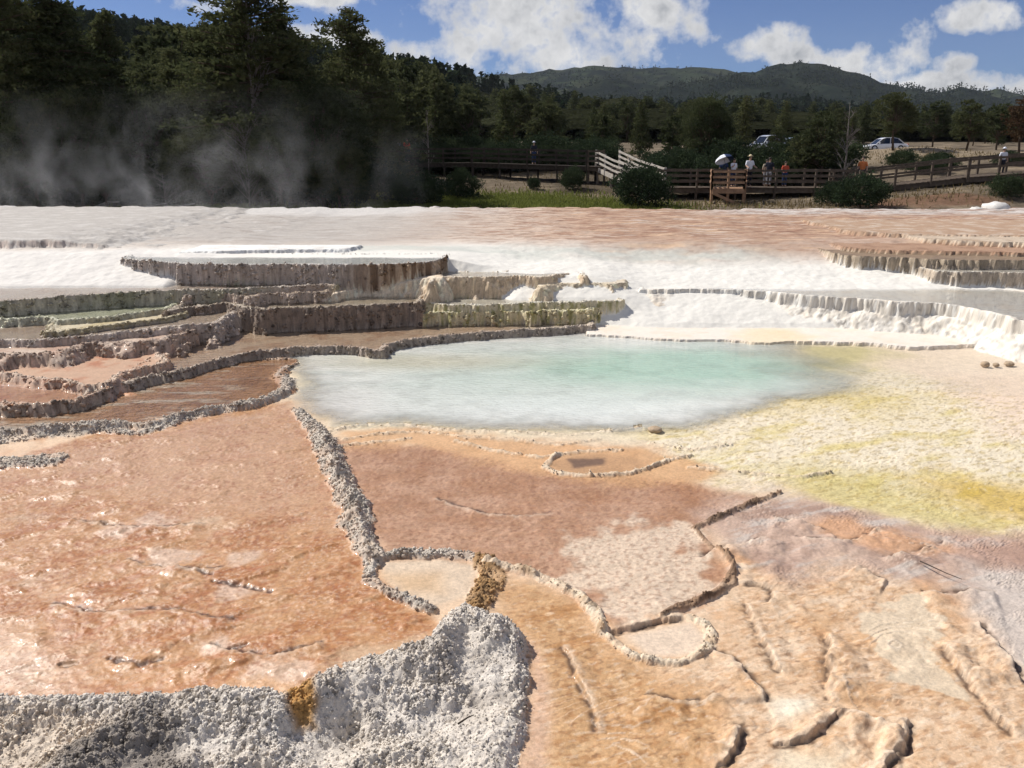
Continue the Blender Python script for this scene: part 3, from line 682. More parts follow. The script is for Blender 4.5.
paint(m6 * patch([(290, 690), (312, 688), (318, 700), (315, 725), (295, 728), (285, 710)], -.1, .04, .05, 5), (192, 142, 70), .9)
paint(m6 * patch([(300, 740), (420, 720), (500, 690), (520, 740), (505, 800), (300, 800)], -.1, .1, .08), (224, 214, 200), .6)
# terrace rims and walls
gH = H.reshape(nr, nc)
dHdr = np.gradient(gH, axis=0) / np.gradient(GY, axis=0); dHdu = np.gradient(gH, axis=1) / np.gradient(GX, axis=1)
# (rows keep u constant, so the row derivative carries part of the x slope)
dxdr = np.gradient(GX, axis=0) / np.gradient(GY, axis=0)
hx = dHdu; hy = dHdr - dHdu * dxdr
SL = np.hypot(hx, hy).ravel()
WALL = {'E': (186, 168, 148), 'A': (168, 154, 140), 'PL': (182, 162, 144), 'mound': (208, 178, 156), 'wall2': (188, 166, 148), 'w1': (190, 176, 164), 'w2': (186, 180, 158), 'w3': (184, 172, 142), 'B': (142, 126, 112),
        'green': (226, 210, 170), 'B2': (226, 212, 178), 'C': (182, 174, 156), 'lump': (190, 172, 156), 'M1': (214, 190, 160), 'M2': (226, 206, 176), 'cream': (234, 216, 188), 'R1': (226, 218, 204), 'R2b': (184, 168, 148), 'R2': (176, 160, 138), 'D': (182, 168, 156), 'UL': (196, 180, 168), 'UW': (226, 224, 220)}
stripe = fbm(X * 9, Y * .8, 351, 3)
for n, rgb in WALL.items():
    m = (owner == k_of[n]) * sst(.55, 1.1, SL) * (gran < .5)
    if n == 'R1': m = m * sst(.6, 1.2, SL)
    paint(m, rgb, .95)
    paint(m * sst(.0, .4, stripe), tuple(c * .8 for c in rgb), .4)
    paint(m * sst(.0, .35, n_f), tuple(min(255, c * 1.22) for c in rgb), .6); paint(m * sst(.15, .5, fbm(X * 12, H * 14, 352, 3)), tuple(c * .62 for c in rgb), .6)
    if n == 'D':
        q = m * sst(-3.2, -2.4, X); paint(q, (186, 160, 132), .8); paint(q * sst(-.1, .2, stripe), (110, 86, 66), .8)
    if n == 'C':
        paint(m * sst(-4.6, -3.8, X), (182, 164, 148), .9); paint(m * sst(-3.4, -3.0, X), (228, 210, 182), .95); paint(m * sst(-3.3, -3.0, X) * sst(.0, .3, n_m), (150, 146, 90), .7)
        paint(m * sst(-4.2, -4.6, X) * sst(-.2, .4, n_m), (140, 140, 112), .6)
    if n in ('green', 'B2'): paint(m * sst(.0, .3, n_f), (150, 140, 80), .8)
    if n == 'B':
        q = m * sst(-1.5, -.9, X); paint(q, (240, 226, 194), .9); paint(q * sst(.1, .4, stripe), (184, 172, 118), .6)
    wetp(m, .25)
for n, rgb in (('E', (196, 184, 170)), ('A', (190, 176, 160)), ('PL', (196, 178, 160)), ('mound', (224, 206, 186)), ('wall2', (190, 168, 150)), ('w1', (200, 190, 178)), ('B', (188, 174, 156)), ('C', (206, 196, 182)), ('D', (220, 212, 202)), ('w2', (196, 192, 168))):
    k, z, s = TER[n]
    paint((owner == k) * np.exp(-((s - .05) / .05) ** 2) * (SL < 1.6), rgb, .75)
GRN = np.clip(.42 + .6 * np.maximum(gran, slp_r), 0, 1); smo = ((owner == 1) | (owner == k_of['R1']) | (owner == k_of['apron'])) * (gran < .3)
GRN = np.where(smo > 0, .10 + .3 * sst(19, 21, Y), GRN)
COL *= (1 + .05 * wob3)[:, None]
np.clip(COL, .012, .86, out=COL)

# ---------------------------------------------------------------- cut into objects
NRM = np.stack([-hx, -hy, np.ones_like(hx)], -1).reshape(-1, 3); NRM /= np.linalg.norm(NRM, axis=1)[:, None]
idx = np.arange(NV).reshape(nr, nc)
QUADS = np.stack([idx[:-1, :-1], idx[:-1, 1:], idx[1:, 1:], idx[1:, :-1]], -1).reshape(-1, 4)
VXYZ = np.c_[X, Y, H]
# knobbly nodules ("popcorn") that make up the crust
def cubesphere():
    vs = {}; fs = []
    def vid(p):
        return vs.setdefault(p, len(vs))
    for ax in range(3):
        for sg in (-1, 1):
            g = {}
            for i in (-1, 0, 1):
                for j in (-1, 0, 1):
                    p = [0, 0, 0]; p[ax] = sg; p[(ax + 1) % 3] = i; p[(ax + 2) % 3] = j; g[i, j] = vid(tuple(p))
            for i in (-1, 0):
                for j in (-1, 0):
                    q = (g[i, j], g[i + 1, j], g[i + 1, j + 1], g[i, j + 1]); fs.append(q if sg > 0 else q[::-1])
    v = np.array(list(vs), float); v /= np.linalg.norm(v, axis=1)[:, None]; return v, np.array(fs)
CSV, CSF = cubesphere()
AREA = (np.gradient(GY, axis=0) * np.gradient(GX, axis=1)).ravel()
def nodules(weight, per_m2, rmin, rmax, colf, seed, sink=.25, vj=None):
    rng = np.random.RandomState(seed); w = weight * AREA; n = int(w.sum() * per_m2)
    if n < 1: return None
    i = rng.choice(NV, n, p=w / w.sum()); r = rmin + (rmax - rmin) * rng.rand(n) ** 2
    c = np.c_[X[i] + rng.normal(0, .004, n), Y[i] + rng.normal(0, .008, n), H[i] + r * (rng.rand(n) * .7 - sink)]
    if vj is not None: c[:, 2] += vj[i] * (rng.rand(n) - .5)
    dirs = np.tile(CSV, (n, 1, 1)) * (1 + .28 * rng.normal(0, 1, (n, len(CSV), 1)).clip(-1.5, 1.5))
    V = c[:, None] + dirs * r[:, None, None] * rng.uniform(.75, 1.25, (n, 1, 3))
    F = CSF[None] + (np.arange(n) * len(CSV))[:, None, None]
    nr2 = np.tile(CSV, (n, 1, 1)) + .0
    cc = np.repeat(colf(i, rng, n), len(CSV), 0)
    return V.reshape(-1, 3), F.reshape(-1, 4), nr2.reshape(-1, 3), cc
def ncol(i, rng, n):
    c = COL[i].copy(); k = rng.rand(n)
    f = np.where(k < .12, .5, np.where(k < .35, .8, np.where(k > .75, 1.2, 1.04))); return np.clip(c * f[:, None], .02, .8)
def merge(a, b):
    a = [q for q in (a, b) if q is not None]; off = 0; out = [[], [], [], []]
    for q in a:
        out[0].append(q[0]); out[1].append(q[1] + off); out[2].append(q[2]); out[3].append(q[3]); off += len(q[0])
    return [np.concatenate(o) for o in out] if a else None
def piece(name, fmask, label, cat, extra=None):
    F = QUADS[fmask]; u, inv = np.unique(F, return_inverse=True); F = inv.reshape(F.shape)
    V, nn, cc, ww, gg = VXYZ[u], NRM[u], COL[u], WET[u], GRN[u]
    if extra is not None:
        F = np.vstack([F, extra[1] + len(V)]); m_ = len(extra[0]); V = np.vstack([V, extra[0]]); nn = np.vstack([nn, extra[2]]); cc = np.vstack([cc, extra[3]]); ww = np.r_[ww, np.zeros(m_)]; gg = np.r_[gg, np.full(m_, .8)]
    me = mesh_np(name, V, F, True, cc, {'wet': ww, 'grain': gg})
    me.normals_split_custom_set_from_vertices(nn.tolist())
    o = link(name, me, M_TRAV); tag(o, label, cat, kind='structure'); return o
q0 = QUADS[:, 0]
isr = (ridge_id[q0] > 0) & (gran[q0] > .4)
isfg = ridge_id[q0] == 6
terr_f = owner[q0] >= 2
upf = owner[q0] == 1
far_f = (Y[q0] > 18.6) & (upf | terr_f)
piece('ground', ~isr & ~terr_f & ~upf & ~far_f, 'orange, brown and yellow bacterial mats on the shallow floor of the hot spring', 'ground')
fgd = (ridge_id == 6) * gran * sst(-.15, .35, fbm(X * 2.4, Y * 2.4, 66, 3) + .55 * c1 + .5 * c2 + .5 * c3)
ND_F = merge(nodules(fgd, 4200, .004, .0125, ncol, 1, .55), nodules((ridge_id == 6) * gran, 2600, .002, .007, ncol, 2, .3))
rdg = ((ridge_id == 1) | (ridge_id == 2) | (ridge_id == 5)) * gran ** 2; thin = ((ridge_id == 3) | (ridge_id == 4)) * gran ** 2
ND_R = merge(nodules(rdg, 3600, .006, .017, ncol, 3, .55), nodules(thin * np.clip(n43 + .55, .05, 1), 2200, .003, .010, ncol, 4, .5))
rw_ = slp_r * (Y < 17) * (gran < .3)
for n in ('apron', 'R1', 'R2', 'R2b', 'UR', 'UR2', 'UR3', 'UW', 'UL', 'cream'): rw_ = rw_ * (owner != k_of[n])
wl_ = sst(.6, 1.3, SL) * (Y < 16.5) * (gran < .3) * (owner >= 2) * np.clip(.55 + 1.2 * n40 + wob2, 0, 1.2)
for n in ('apron', 'R1', 'R2', 'R2b', 'UR', 'UR2', 'UR3', 'UW', 'UL', 'cream', 'M1', 'M2', 'B2'): wl_ = wl_ * (owner != k_of[n])
ND_T = merge(nodules(rw_, 1300, .008, .020, ncol, 5, .85), nodules(wl_ * np.clip(SL, 1, 5), 520, .010, .032, ncol, 6, .6, np.clip(SL, 0, 8) * .017))
piece('travertine_ridge', isr & ~isfg & ~far_f, 'grey knobbly travertine ridges winding between the orange pools', 'rock', ND_R)
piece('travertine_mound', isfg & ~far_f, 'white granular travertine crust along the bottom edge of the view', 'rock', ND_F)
piece('travertine_terrace', (terr_f & ~isr & ~far_f), 'stepped travertine terraces with dark rims and draped white walls', 'terrace', ND_T)
piece('travertine_slope', (upf & ~isr & ~far_f), 'smooth bright white travertine slope above the terraces', 'terrace')
piece('travertine_flat', far_f, 'pale grey and rust orange travertine flat behind the terraces', 'ground')

# ---------------------------------------------------------------- water sheets
def sheet(vmask, z, label, mat=M_WATER, cols=None, opac=None):
    fm = vmask[QUADS].all(1)
    F = QUADS[fm]
    if not len(F): return
    u, inv = np.unique(F, return_inverse=True)
    me = mesh_np('water', np.c_[X[u], Y[u], np.full(len(u), z)], inv.reshape(F.shape), False, None if cols is None else cols[u], None if opac is None else {'opac': opac[u]})
    o = link('water', me, mat); tag(o, label, 'water', kind='structure'); return o
for n, lab in (('E', 'shallow orange-brown pool left of the turquoise pool'), ('A', 'brown pool behind the long dark rim'), ('PL', 'orange pool against the left wall'), ('w1', 'narrow brown pool by the left edge'),
               ('w2', 'pale green pool below the mossy wall'), ('B', 'grey-brown pool above the dark brown wall'), ('C', 'pinkish grey reflecting pool on the third step'), ('M1', 'thin milky pool above the tan knobbly step'),
               ('B2', 'bright milky pool in front of the tan knobbly step'), ('R1', 'grey-green water standing above the white draped wall'), ('R2b', 'thin water on the small right ledge'), ('D', 'pale water behind the striped brown wall')):
    k, z, s = TER[n]
    sheet((owner == k) & (s > .04) & (H < z + .01) & (s < 2.5), z - .012, lab)
POOL = Wz([(268, 350), (330, 345), (600, 328), (1560, 335), (1560, 425), (1000, 405), (900, 395), (850, 398), (790, 404), (730, 424), (690, 432), (640, 433), (560, 434), (440, 430), (400, 426), (330, 430), (300, 412), (286, 398), (294, 386)], .0)
sp = sdist(X, Y, POOL, 2.5) + .10 * wob2 + .12 * wob
def blob(px, py, w, h, z=0):
    x0, y0 = at_z(px, py, z); w = abs(at_z(px + w, py, z)[0] - x0); h = abs(at_z(px, py - h, z)[1] - y0)
    return np.exp(-(((X - x0) / w) ** 2 + ((Y - y0) / h) ** 2) ** 1.3)
PC = np.zeros((NV, 3))
def pp(m, rgb, k=1):
    PC[:] = PC * (1 - (m * k)[:, None]) + (m * k)[:, None] * (lin(*rgb) * .9)
PC[:] = lin(240, 237, 228) * .95
pp(sst(-.3, .4, fbm(X * .8, Y * 2.2, 401, 4)), (210, 214, 204), .6)
pp(blob(560, 408, 150, 18), (240, 242, 236), .9); pp(blob(430, 395, 70, 24), (228, 230, 222), .8); pp(blob(340, 400, 40, 20), (232, 228, 220), .8)
tq = np.clip(blob(690, 366, 135, 17) * 1.25 + .35 * fbm(X * 1.4, Y * 1.8, 411, 4) * blob(660, 366, 190, 26), 0, 1)
pp(np.clip(blob(600, 372, 230, 26), 0, 1), (200, 216, 202), .8); pp(tq, (180, 210, 188), .9); pp(blob(590, 370, 45, 9), (176, 208, 186), .5)
pp(blob(420, 362, 120, 8), (206, 196, 164), .6); pp(blob(860, 356, 70, 14), (200, 190, 134), .8)
op = sst(-.05, .5, sp) * (1 - .92 * sst(3.2, 5.1, X + .5 * wob)) * (.96 - .12 * sst(0, .5, n_m))
op = np.clip(op * (.55 + .45 * sst(0, .8, sp)), 0, 1)
sheet((owner == 0) & (sp > -.05) & (gran < .6) & (Y < 14.5) & (op > .05), .004, 'large milky turquoise hot spring pool in the middle', M_MILK, PC, op)
# ================================================================== GROUND BEYOND, HILLS, MOUNTAINS
def zg_base(x, y):
    z = np.interp(y, [0, 20, 29, 46, 50, 58, 66, 80, 95, 150, 300, 700], [-.6, -.6, 0, .02, .22, .95, 1.4, 2.2, 2.85, 4.8, 9, 18])
    bank = sst(38, 47, y) * (1 - sst(60, 75, y)) * np.interp(x, [12, 17, 23, 30, 42], [0, .15, .75, 1.15, 1.4])
    z = z + bank
    z = z + 1.35 * np.exp(-(((x - 34) / 7.5) ** 2 + ((y - 73) / 6.5) ** 2)) + .8 * np.exp(-(((x - 23) / 4) ** 2 + ((y - 70) / 5) ** 2))
    lft = (1 - sst(-16, -6, x)) * sst(50, 62, y) * (1 - sst(80, 120, y))
    return z + .5 * lft
def zg(x, y):
    x = np.asarray(x, float); y = np.asarray(y, float)
    a = sst(30, 44, y)
    return zg_base(x, y) + a * (.10 * fbm(x * .25, y * .25, 501, 4) + .03 * fbm(x * 1.1, y * 1.1, 505, 3)) + sst(90, 200, y) * 1.0 * fbm(x * .02, y * .02, 507, 3)
def zgf(x, y): return float(zg(np.array([x]), np.array([y]))[0])

rowsd = np.concatenate([np.linspace(27.0, 62, 260), np.geomspace(62.3, 1400, 170)])
uu2 = np.linspace(-1.05, 1.05, 420)
G2Y, G2U = np.meshgrid(rowsd, uu2, indexing='ij'); G2X = G2U * G2Y
x2 = G2X.ravel(); y2 = G2Y.ravel(); z2 = zg(x2, y2)
c2 = np.zeros((len(x2), 3)); c2[:] = lin(106, 95, 80)
def p2(m, rgb, k=1.0):
    q = (m * k)[:, None]; c2[:] = c2 * (1 - q) + q * lin(*rgb)
na = fbm(x2 * .3, y2 * .5, 511, 5); nb = fbm(x2 * 1.2, y2 * 1.2, 515, 4)
def p2blob(px, py, d, w, l): 
    X0 = at_d(px, py, d)[0]; return sst(1.0, .45, ((x2 - X0) / w) ** 2 + ((y2 - d) / l) ** 2 + .5 * na + .2 * nb)
p2(sst(.05, .4, na), (136, 122, 102)); p2(sst(.2, .5, nb), (92, 80, 66), .6)
p2(sst(60, 66, y2) * sst(20, 26, x2) * (1 - sst(88, 100, y2)), (140, 126, 106), .9)
p2(sst(120, 160, y2), (52, 54, 36), .9)
gm = np.clip(p2blob(405, 195, 48, 3.0, 6) + p2blob(510, 195, 49, 5.5, 3.6) + p2blob(590, 204, 46, 4.5, 2.5) + p2blob(640, 206, 40, 4, 2) + .7 * p2blob(200, 203, 44, 5, 3), 0, 1)
p2(gm, (104, 106, 52), .9)
p2(np.clip(p2blob(30, 200, 43, 4, 3), 0, 1), (132, 98, 60), .8)
p2(p2blob(930, 190, 44, 4, 2.5), (112, 84, 66), .8)
p2((1 - sst(-20, -9, x2)) * sst(44, 50, y2) * (1 - sst(90, 110, y2)), (70, 60, 46), .8)
p2(sst(51, 53, y2) * (1 - sst(72, 84, y2)) * sst(1, 4, x2) * (1 - sst(19, 23, x2)), (72, 64, 52), .8)  # ground behind the middle boardwalk darkened, tree shade put into its colour
n2r, n2c = G2X.shape; i2 = np.arange(n2r * n2c).reshape(n2r, n2c)
Q2 = np.stack([i2[:-1, :-1], i2[:-1, 1:], i2[1:, 1:], i2[1:, :-1]], -1).reshape(-1, 4)
o = link('ground', mesh_np('ground', np.c_[x2, y2, z2], Q2, True, c2), M_GROUND); tag(o, 'brown earth and patchy grass slope behind the terraces', 'ground', kind='structure')
# base sheet under the viewer and to the horizon
o = link('ground', mesh_np('ground', np.array([[-9000, -3000, -1.2], [9000, -3000, -1.2], [9000, 9000, -1.2], [-9000, 9000, -1.2]]), np.array([[0, 1, 2, 3]]), False, np.tile(lin(150, 130, 110), (4, 1))), M_GROUND)
tag(o, 'wide plain of earth reaching the horizon', 'ground', kind='structure')

def ridge_z(px_list, py_list, d, px): return CAM_H + np.interp(px, px_list, py_list) * 0
def hill_mesh(name, label, d, prof, base_z, front, backw, colfun, amp, seed, cat='hill', nu=300, nv=70, sink=0.0, px0=-420, px1=1450):
    """ridge line traced as seen from the viewpoint, at real distance d; slopes fall to both sides"""
    px = np.linspace(px0, px1, nu); py = np.interp(px, [p[0] for p in prof], [p[1] for p in prof])
    rx = np.empty(nu); rz = np.empty(nu)
    for i in range(nu):
        rx[i], _, rz[i] = at_d(px[i], py[i], d)
    rz = rz - sink + amp * .22 * fbm(px / 30., px * 0 + seed, seed, 5, .62)
    v = np.linspace(-1, 1, nv)
    XX = np.repeat(rx[None], nv, 0); YY = np.empty((nv, nu)); ZZ = np.empty((nv, nu))
    for j in range(nv):
        t = abs(v[j]); ln = front if v[j] < 0 else backw
        YY[j] = d + np.sign(v[j]) * t * ln; XX[j] = rx * (YY[j] / d)
        sh = 1 - (t ** .8 if v[j] < 0 else t)
        ZZ[j] = base_z + (rz - base_z) * sh
    f = np.sin(np.pi * np.clip(np.abs(v), 0, 1))[:, None] ** .8
    ZZ += amp * f * (fbm(XX / (amp * 9), YY / (amp * 12), seed, 5) + .5 * (1 - 2 * np.abs(fbm(XX / (amp * 5), YY / (amp * 9), seed + 3, 4))))
    ii = np.arange(nv * nu).reshape(nv, nu)
    Q = np.stack([ii[:-1, :-1], ii[:-1, 1:], ii[1:, 1:], ii[1:, :-1]], -1).reshape(-1, 4)
    V = np.c_[XX.ravel(), YY.ravel(), ZZ.ravel()]
    o = link(name, mesh_np(name, V, Q, True, colfun(XX.ravel(), YY.ravel(), ZZ.ravel())), M_GROUND_FAR); tag(o, label, cat, kind='structure')
    return XX, YY, ZZ

def far_mat():
    m, nt, N, L, B = new_mat('far_slopes')
    geo = N.new('ShaderNodeNewGeometry'); col = N.new('ShaderNodeAttribute'); col.attribute_name = 'Col'
    n1 = noise_node(N, L, geo.outputs['Position'], .035, 6, .7)
    f = map_range(N, L, n1, .3, .7, .55, 1.4)
    g = N.new('ShaderNodeVectorMath'); g.operation = 'SCALE'; L.new(col.outputs['Color'], g.inputs[0]); L.new(f, g.inputs['Scale'])
    L.new(g.outputs[0], B.inputs['Base Color']); B.inputs['Roughness'].default_value = 1; B.inputs['Specular IOR Level'].default_value = 0
    b = N.new('ShaderNodeBump'); b.inputs['Strength'].default_value = .9; b.inputs['Distance'].default_value = 12
    L.new(n1, b.inputs['Height']); L.new(b.outputs[0], B.inputs['Normal'])
    return m
M_GROUND_FAR = far_mat()
def cf_mtn(g1, g2, dens, seed, sc):  # slope colours darkened to carry the cloud shadow over the mountains
    def f(x, y, z):
        n = fbm(x / sc, y / sc, seed, 5) + .35 * fbm(x / sc * 4, y / sc * 4, seed + 9, 4)
        t = sst(-.25 + dens, .15 + dens, n)[:, None]; u = sst(-.3, .4, fbm(x / sc * 2, y / sc * 2, seed + 5, 4))[:, None]
        grass = lin(*g1) * (1 - u) + lin(*g2) * u
        return grass * t + lin(22, 30, 26) * (1 - t)
    return f
MT1 = hill_mesh('mountain', 'long green far mountain ridge with bare meadow patches', 3000, [(-420, 90), (380, 86), (480, 76), (515, 71), (560, 67), (600, 65), (640, 68), (690, 67), (720, 67), (745, 73), (780, 82), (850, 92), (1450, 120)], 30, 1500, 1200, cf_mtn((48, 58, 40), (58, 62, 43), .05, 601, 160), 60, 611)
MT2 = hill_mesh('mountain', 'dark blue-green mountain with a pointed summit on the right', 2200, [(-420, 125), (600, 102), (690, 84), (720, 77), (745, 72), (775, 64), (798, 60), (825, 63), (850, 69), (880, 80), (905, 88), (925, 91), (943, 92), (962, 85), (985, 94), (1008, 106), (1040, 116), (1450, 130)], 15, 1000, 1000, cf_mtn((36, 45, 36), (48, 53, 42), .25, 621, 110), 45, 631)
HL2 = hill_mesh('hill', 'low dark wooded hill at the foot of the mountains', 900, [(-420, 120), (540, 112), (600, 106), (660, 101), (710, 99), (770, 97), (810, 99), (870, 106), (940, 116), (1024, 122), (1450, 130)], 8, 420, 400, lambda x, y, z: np.tile(lin(30, 36, 26), (len(x), 1)) * (1 + .3 * fbm(x / 20, y / 20, 640, 3))[:, None], 8, 641, sink=7)
HL1 = hill_mesh('hill', 'steep forested hillside rising on the left', 520, [(-420, -20), (-60, 0), (0, 3), (60, 7), (100, 12), (150, 19), (200, 30), (250, 34), (300, 40), (335, 47), (370, 53), (400, 57), (440, 67), (480, 77), (520, 87), (570, 98), (640, 108), (760, 118), (1450, 150)], 6, 390, 260, lambda x, y, z: np.tile(lin(36, 38, 26), (len(x), 1)) * (1 + .35 * fbm(x / 14, y / 14, 650, 3))[:, None], 9, 651, sink=8)

# ================================================================== TREES
def leaves(rng, cen, nrm_out, size, n_each, spread, flat=.5):
    """small pointed leaf sprays round the given centres -> verts, tris"""
    K = len(cen); T = K * n_each
    c = np.repeat(cen, n_each, 0) + rng.normal(0, 1, (T, 3)) * spread * np.array([1, 1, flat])
    d = rng.normal(0, 1, (T, 3)) + np.repeat(nrm_out, n_each, 0) * 1.2; d /= np.linalg.norm(d, axis=1)[:, None] + 1e-9
    e = np.cross(d, rng.normal(0, 1, (T, 3))); e /= np.linalg.norm(e, axis=1)[:, None] + 1e-9
    s = size * rng.uniform(.6, 1.4, (T, 1))
    a = c - d * s * .5; b = c + e * s * .28; q = c + d * s * .6; r = c - e * s * .28
    V = np.stack([a, b, q, r], 1).reshape(-1, 3)
    return V, np.arange(T * 4).reshape(T, 4)

def make_conifer(seed, h, rad, n_br, tuft, n_leaf, leaf, taper=1.0, bare=.08, droop=.15, lean=0., irregular=.3):
    rng = np.random.RandomState(seed); mb = MB()
    zz = np.linspace(0, h, 9); offx = lean * (zz / h) ** 1.5 + .02 * h * np.sin(zz * 1.1 + seed)* (zz / h)
    offy = .02 * h * np.cos(zz * .8 + seed) * (zz / h)
    mb.tube([(offx[i], offy[i], zz[i]) for i in range(9)], [max(.012, h * .018 * (1 - zz[i] / h) ** .8 + .01) for i in range(9)], 7)
    cen = []; out = []
    for i in range(n_br):
        t = bare + (1 - bare) * ((i + rng.rand()) / n_br) ** .9
        z = t * h; a = i * 2.399 + rng.uniform(-.5, .5)
        prof = (1 - t) ** taper * (.55 + .45 * min(1, (t - bare) / .18 + .25))
        L_ = rad * prof * (1 + irregular * rng.normal()) + .04 * rad
        L_ = max(L_, .05 * rad); ox = np.interp(z, zz, offx); oy = np.interp(z, zz, offy)
        dirv = np.array([math.cos(a), math.sin(a), .25 * (t > .75) + rng.uniform(-.1, .2)])
        pts = []
        for s_ in (0, .5, 1):
            pts.append((ox + dirv[0] * L_ * s_, oy + dirv[1] * L_ * s_, z + dirv[2] * L_ * s_ - droop * L_ * s_ * s_))
        mb.tube(pts, [h * .005, h * .0032, h * .0012], 4, False)
        nt_ = max(1, int(tuft * (L_ / rad) + .5))
        for k in range(nt_):
            s_ = .25 + .78 * (k + rng.rand()) / nt_
            w = L_ * .22 * (1.1 - .6 * s_)
            p = np.array([ox + dirv[0] * L_ * s_, oy + dirv[1] * L_ * s_, z + dirv[2] * L_ * s_ - droop * L_ * s_ * s_]) + rng.normal(0, 1, 3) * w * np.array([1, 1, .35])
            cen.append(p); out.append([dirv[0], dirv[1], .35])
    V, F = leaves(rng, np.array(cen), np.array(out), leaf, n_leaf, leaf * 1.0)
    return mb.mesh('trunk', True), mesh_np('crown', V, F, False)

def make_broad(seed, h, rad, n_clump, n_leaf, leaf, squat=.75, stem=.25, trunk_r=.02):
    """rounded irregular crown on forking limbs (juniper, limber pine, shrubs)"""
    rng = np.random.RandomState(seed); mb = MB(); cen = []; out = []
    nl = 7
    mb.tube([(0, 0, 0), (.03 * h, 0, stem * h), (0, .03 * h, h * .8)], [h * trunk_r, h * trunk_r * .8, h * trunk_r * .2], 7)
    for i in range(n_clump):
        a = rng.uniform(0, 6.283); u = rng.uniform(-.75, 1); r = rng.uniform(.45, 1) ** .6
        bulge = 1 + .28 * math.sin(2 * a + seed) + .18 * math.sin(5 * a + u * 3 + seed * 2)
        q = math.sqrt(1 - u * u)
        p = np.array([math.cos(a) * q * r * rad * bulge, math.sin(a) * q * r * rad * bulge, h * (.5 + stem * .35) + u * r * h * (.5 - stem * .3) * (1 + .12 * math.sin(3 * a + seed))])
        p[2] = max(p[2], .06 * h)
        if i % 3 == 0:
            b = np.array([0, 0, stem * h + rng.uniform(0, .3) * h]); m = (b + p) / 2 + rng.normal(0, .05 * h, 3)
            mb.tube([b, m, p], [h * .008, h * .005, h * .002], 4, False)
        n_sub = 5
        for _ in range(n_sub):
            cen.append(p + rng.normal(0, 1, 3) * rad * .16 * np.array([1, 1, .6])); out.append([p[0] / rad, p[1] / rad, .5 + u * .5])
    V, F = leaves(rng, np.array(cen), np.array(out), leaf, n_leaf, rad * .07)
    V[:, 2] = np.maximum(V[:, 2], .01)
    return mb.mesh('trunk', True), mesh_np('crown', V, F, False)

def make_dead(seed, h, spread, n, thick=.02, upright=.5):
    rng = np.random.RandomState(seed); tr = MB(); br = MB()
    tr.tube([(0, 0, 0), (.02 * h, .01, h * .4), (-.01 * h, .02, h)], [h * thick, h * thick * .7, h * thick * .15], 6)
    def grow(p, d, L_, r, lev):
        q1 = p + d * L_ * .5 + rng.normal(0, .05 * L_, 3); q2 = q1 + d * L_ * .5 + rng.normal(0, .1 * L_, 3)
        br.tube([p, q1, q2], [r, r * .7, r * .3], 4, False)
        if lev < 2:
            for _ in range(3):
                dd = d + rng.normal(0, .45, 3); dd /= np.linalg.norm(dd); grow(p + (q2 - p) * rng.uniform(.3, .95), dd, L_ * .55, r * .5, lev + 1)
    for i in range(n):
        a = rng.uniform(0, 6.283); z = h * rng.uniform(.08, .95)
        d = np.array([math.cos(a), math.sin(a), upright + rng.uniform(-.2, .4)]); d /= np.linalg.norm(d)
        grow(np.array([0, 0, z]), d, spread * (1.1 - .7 * z / h), h * thick * .35, 0)
    return tr.mesh('trunk', True), br.mesh('branches', False)

PROTO = {
    'fir': [make_conifer(11 + i, 10, 2.4, 210, 16, 16, .155, .75, .04, .18, irregular=.28) for i in range(3)],
    'pine': [make_conifer(31 + i, 10, 2.5, 130, 16, 18, .165, .55, .14, .05, lean=.4, irregular=.45) for i in range(3)],
    'juni': [make_broad(51 + i, 8, 2.6, 230, 22, .165, stem=.16) for i in range(3)],
    'midfir': [make_conifer(71 + i, 10, 1.9, 90, 8, 9, .34, .8, .05, .15, irregular=.3) for i in range(4)],
    'midpine': [make_broad(91 + i, 9, 2.3, 90, 13, .34, stem=.2) for i in range(4)],
    'small': [make_broad(111 + i, 5, 1.4, 90, 14, .16, stem=.28) for i in range(3)],
    'shrub': [make_broad(131 + i, 1.6, 1.5, 130, 16, .10, stem=.05, trunk_r=.03) for i in range(3)],
    'dead': [make_dead(151 + i, 5, 1.1, 15, .016, .9) for i in range(2)],
    'deadbush': [make_dead(161 + i, 4.2, 2.2, 34, .012, .9) for i in range(2)],
}
KMAT = {'fir': M_NEEDLE, 'pine': M_NEEDLE, 'juni': M_JUNI, 'midfir': M_NEEDLE, 'midpine': M_JUNI, 'small': M_JUNI, 'shrub': M_SHRUB}
for k, l in PROTO.items():
    for t_, c_ in l:
        if k in KMAT: t_.materials.append(M_BARK); c_.materials.append(KMAT[k])
        else: t_.materials.append(M_DEADB); c_.materials.append(M_DEADB)
PH = {'fir': 10, 'pine': 10, 'juni': 8, 'midfir': 10, 'midpine': 9, 'small': 5, 'shrub': 1.6, 'dead': 5, 'deadbush': 4.2}
def tree(name, kind, v, x, y, h, label, cat, group=None, wid=1.0, rz=None, crown_mat=None, sink=.05, z=None):
    t_, c_ = PROTO[kind][v % len(PROTO[kind])]; s = h / PH[kind]
    r = empty(name, (x, y, (zgf(x, y) if z is None else z) - sink), random.uniform(0, 6.28) if rz is None else rz); r.scale = (s * wid, s * wid, s)
    tag(r, label, cat, group)
    link('trunk', t_, None, r)
    if crown_mat is not None:
        c_ = c_.copy(); c_.materials.clear(); c_.materials.append(crown_mat)
    link('branches' if kind in ('dead', 'deadbush') else 'crown', c_, None, r)
    return r
def px_x(px, d): return at_d(px, 150, d)[0]

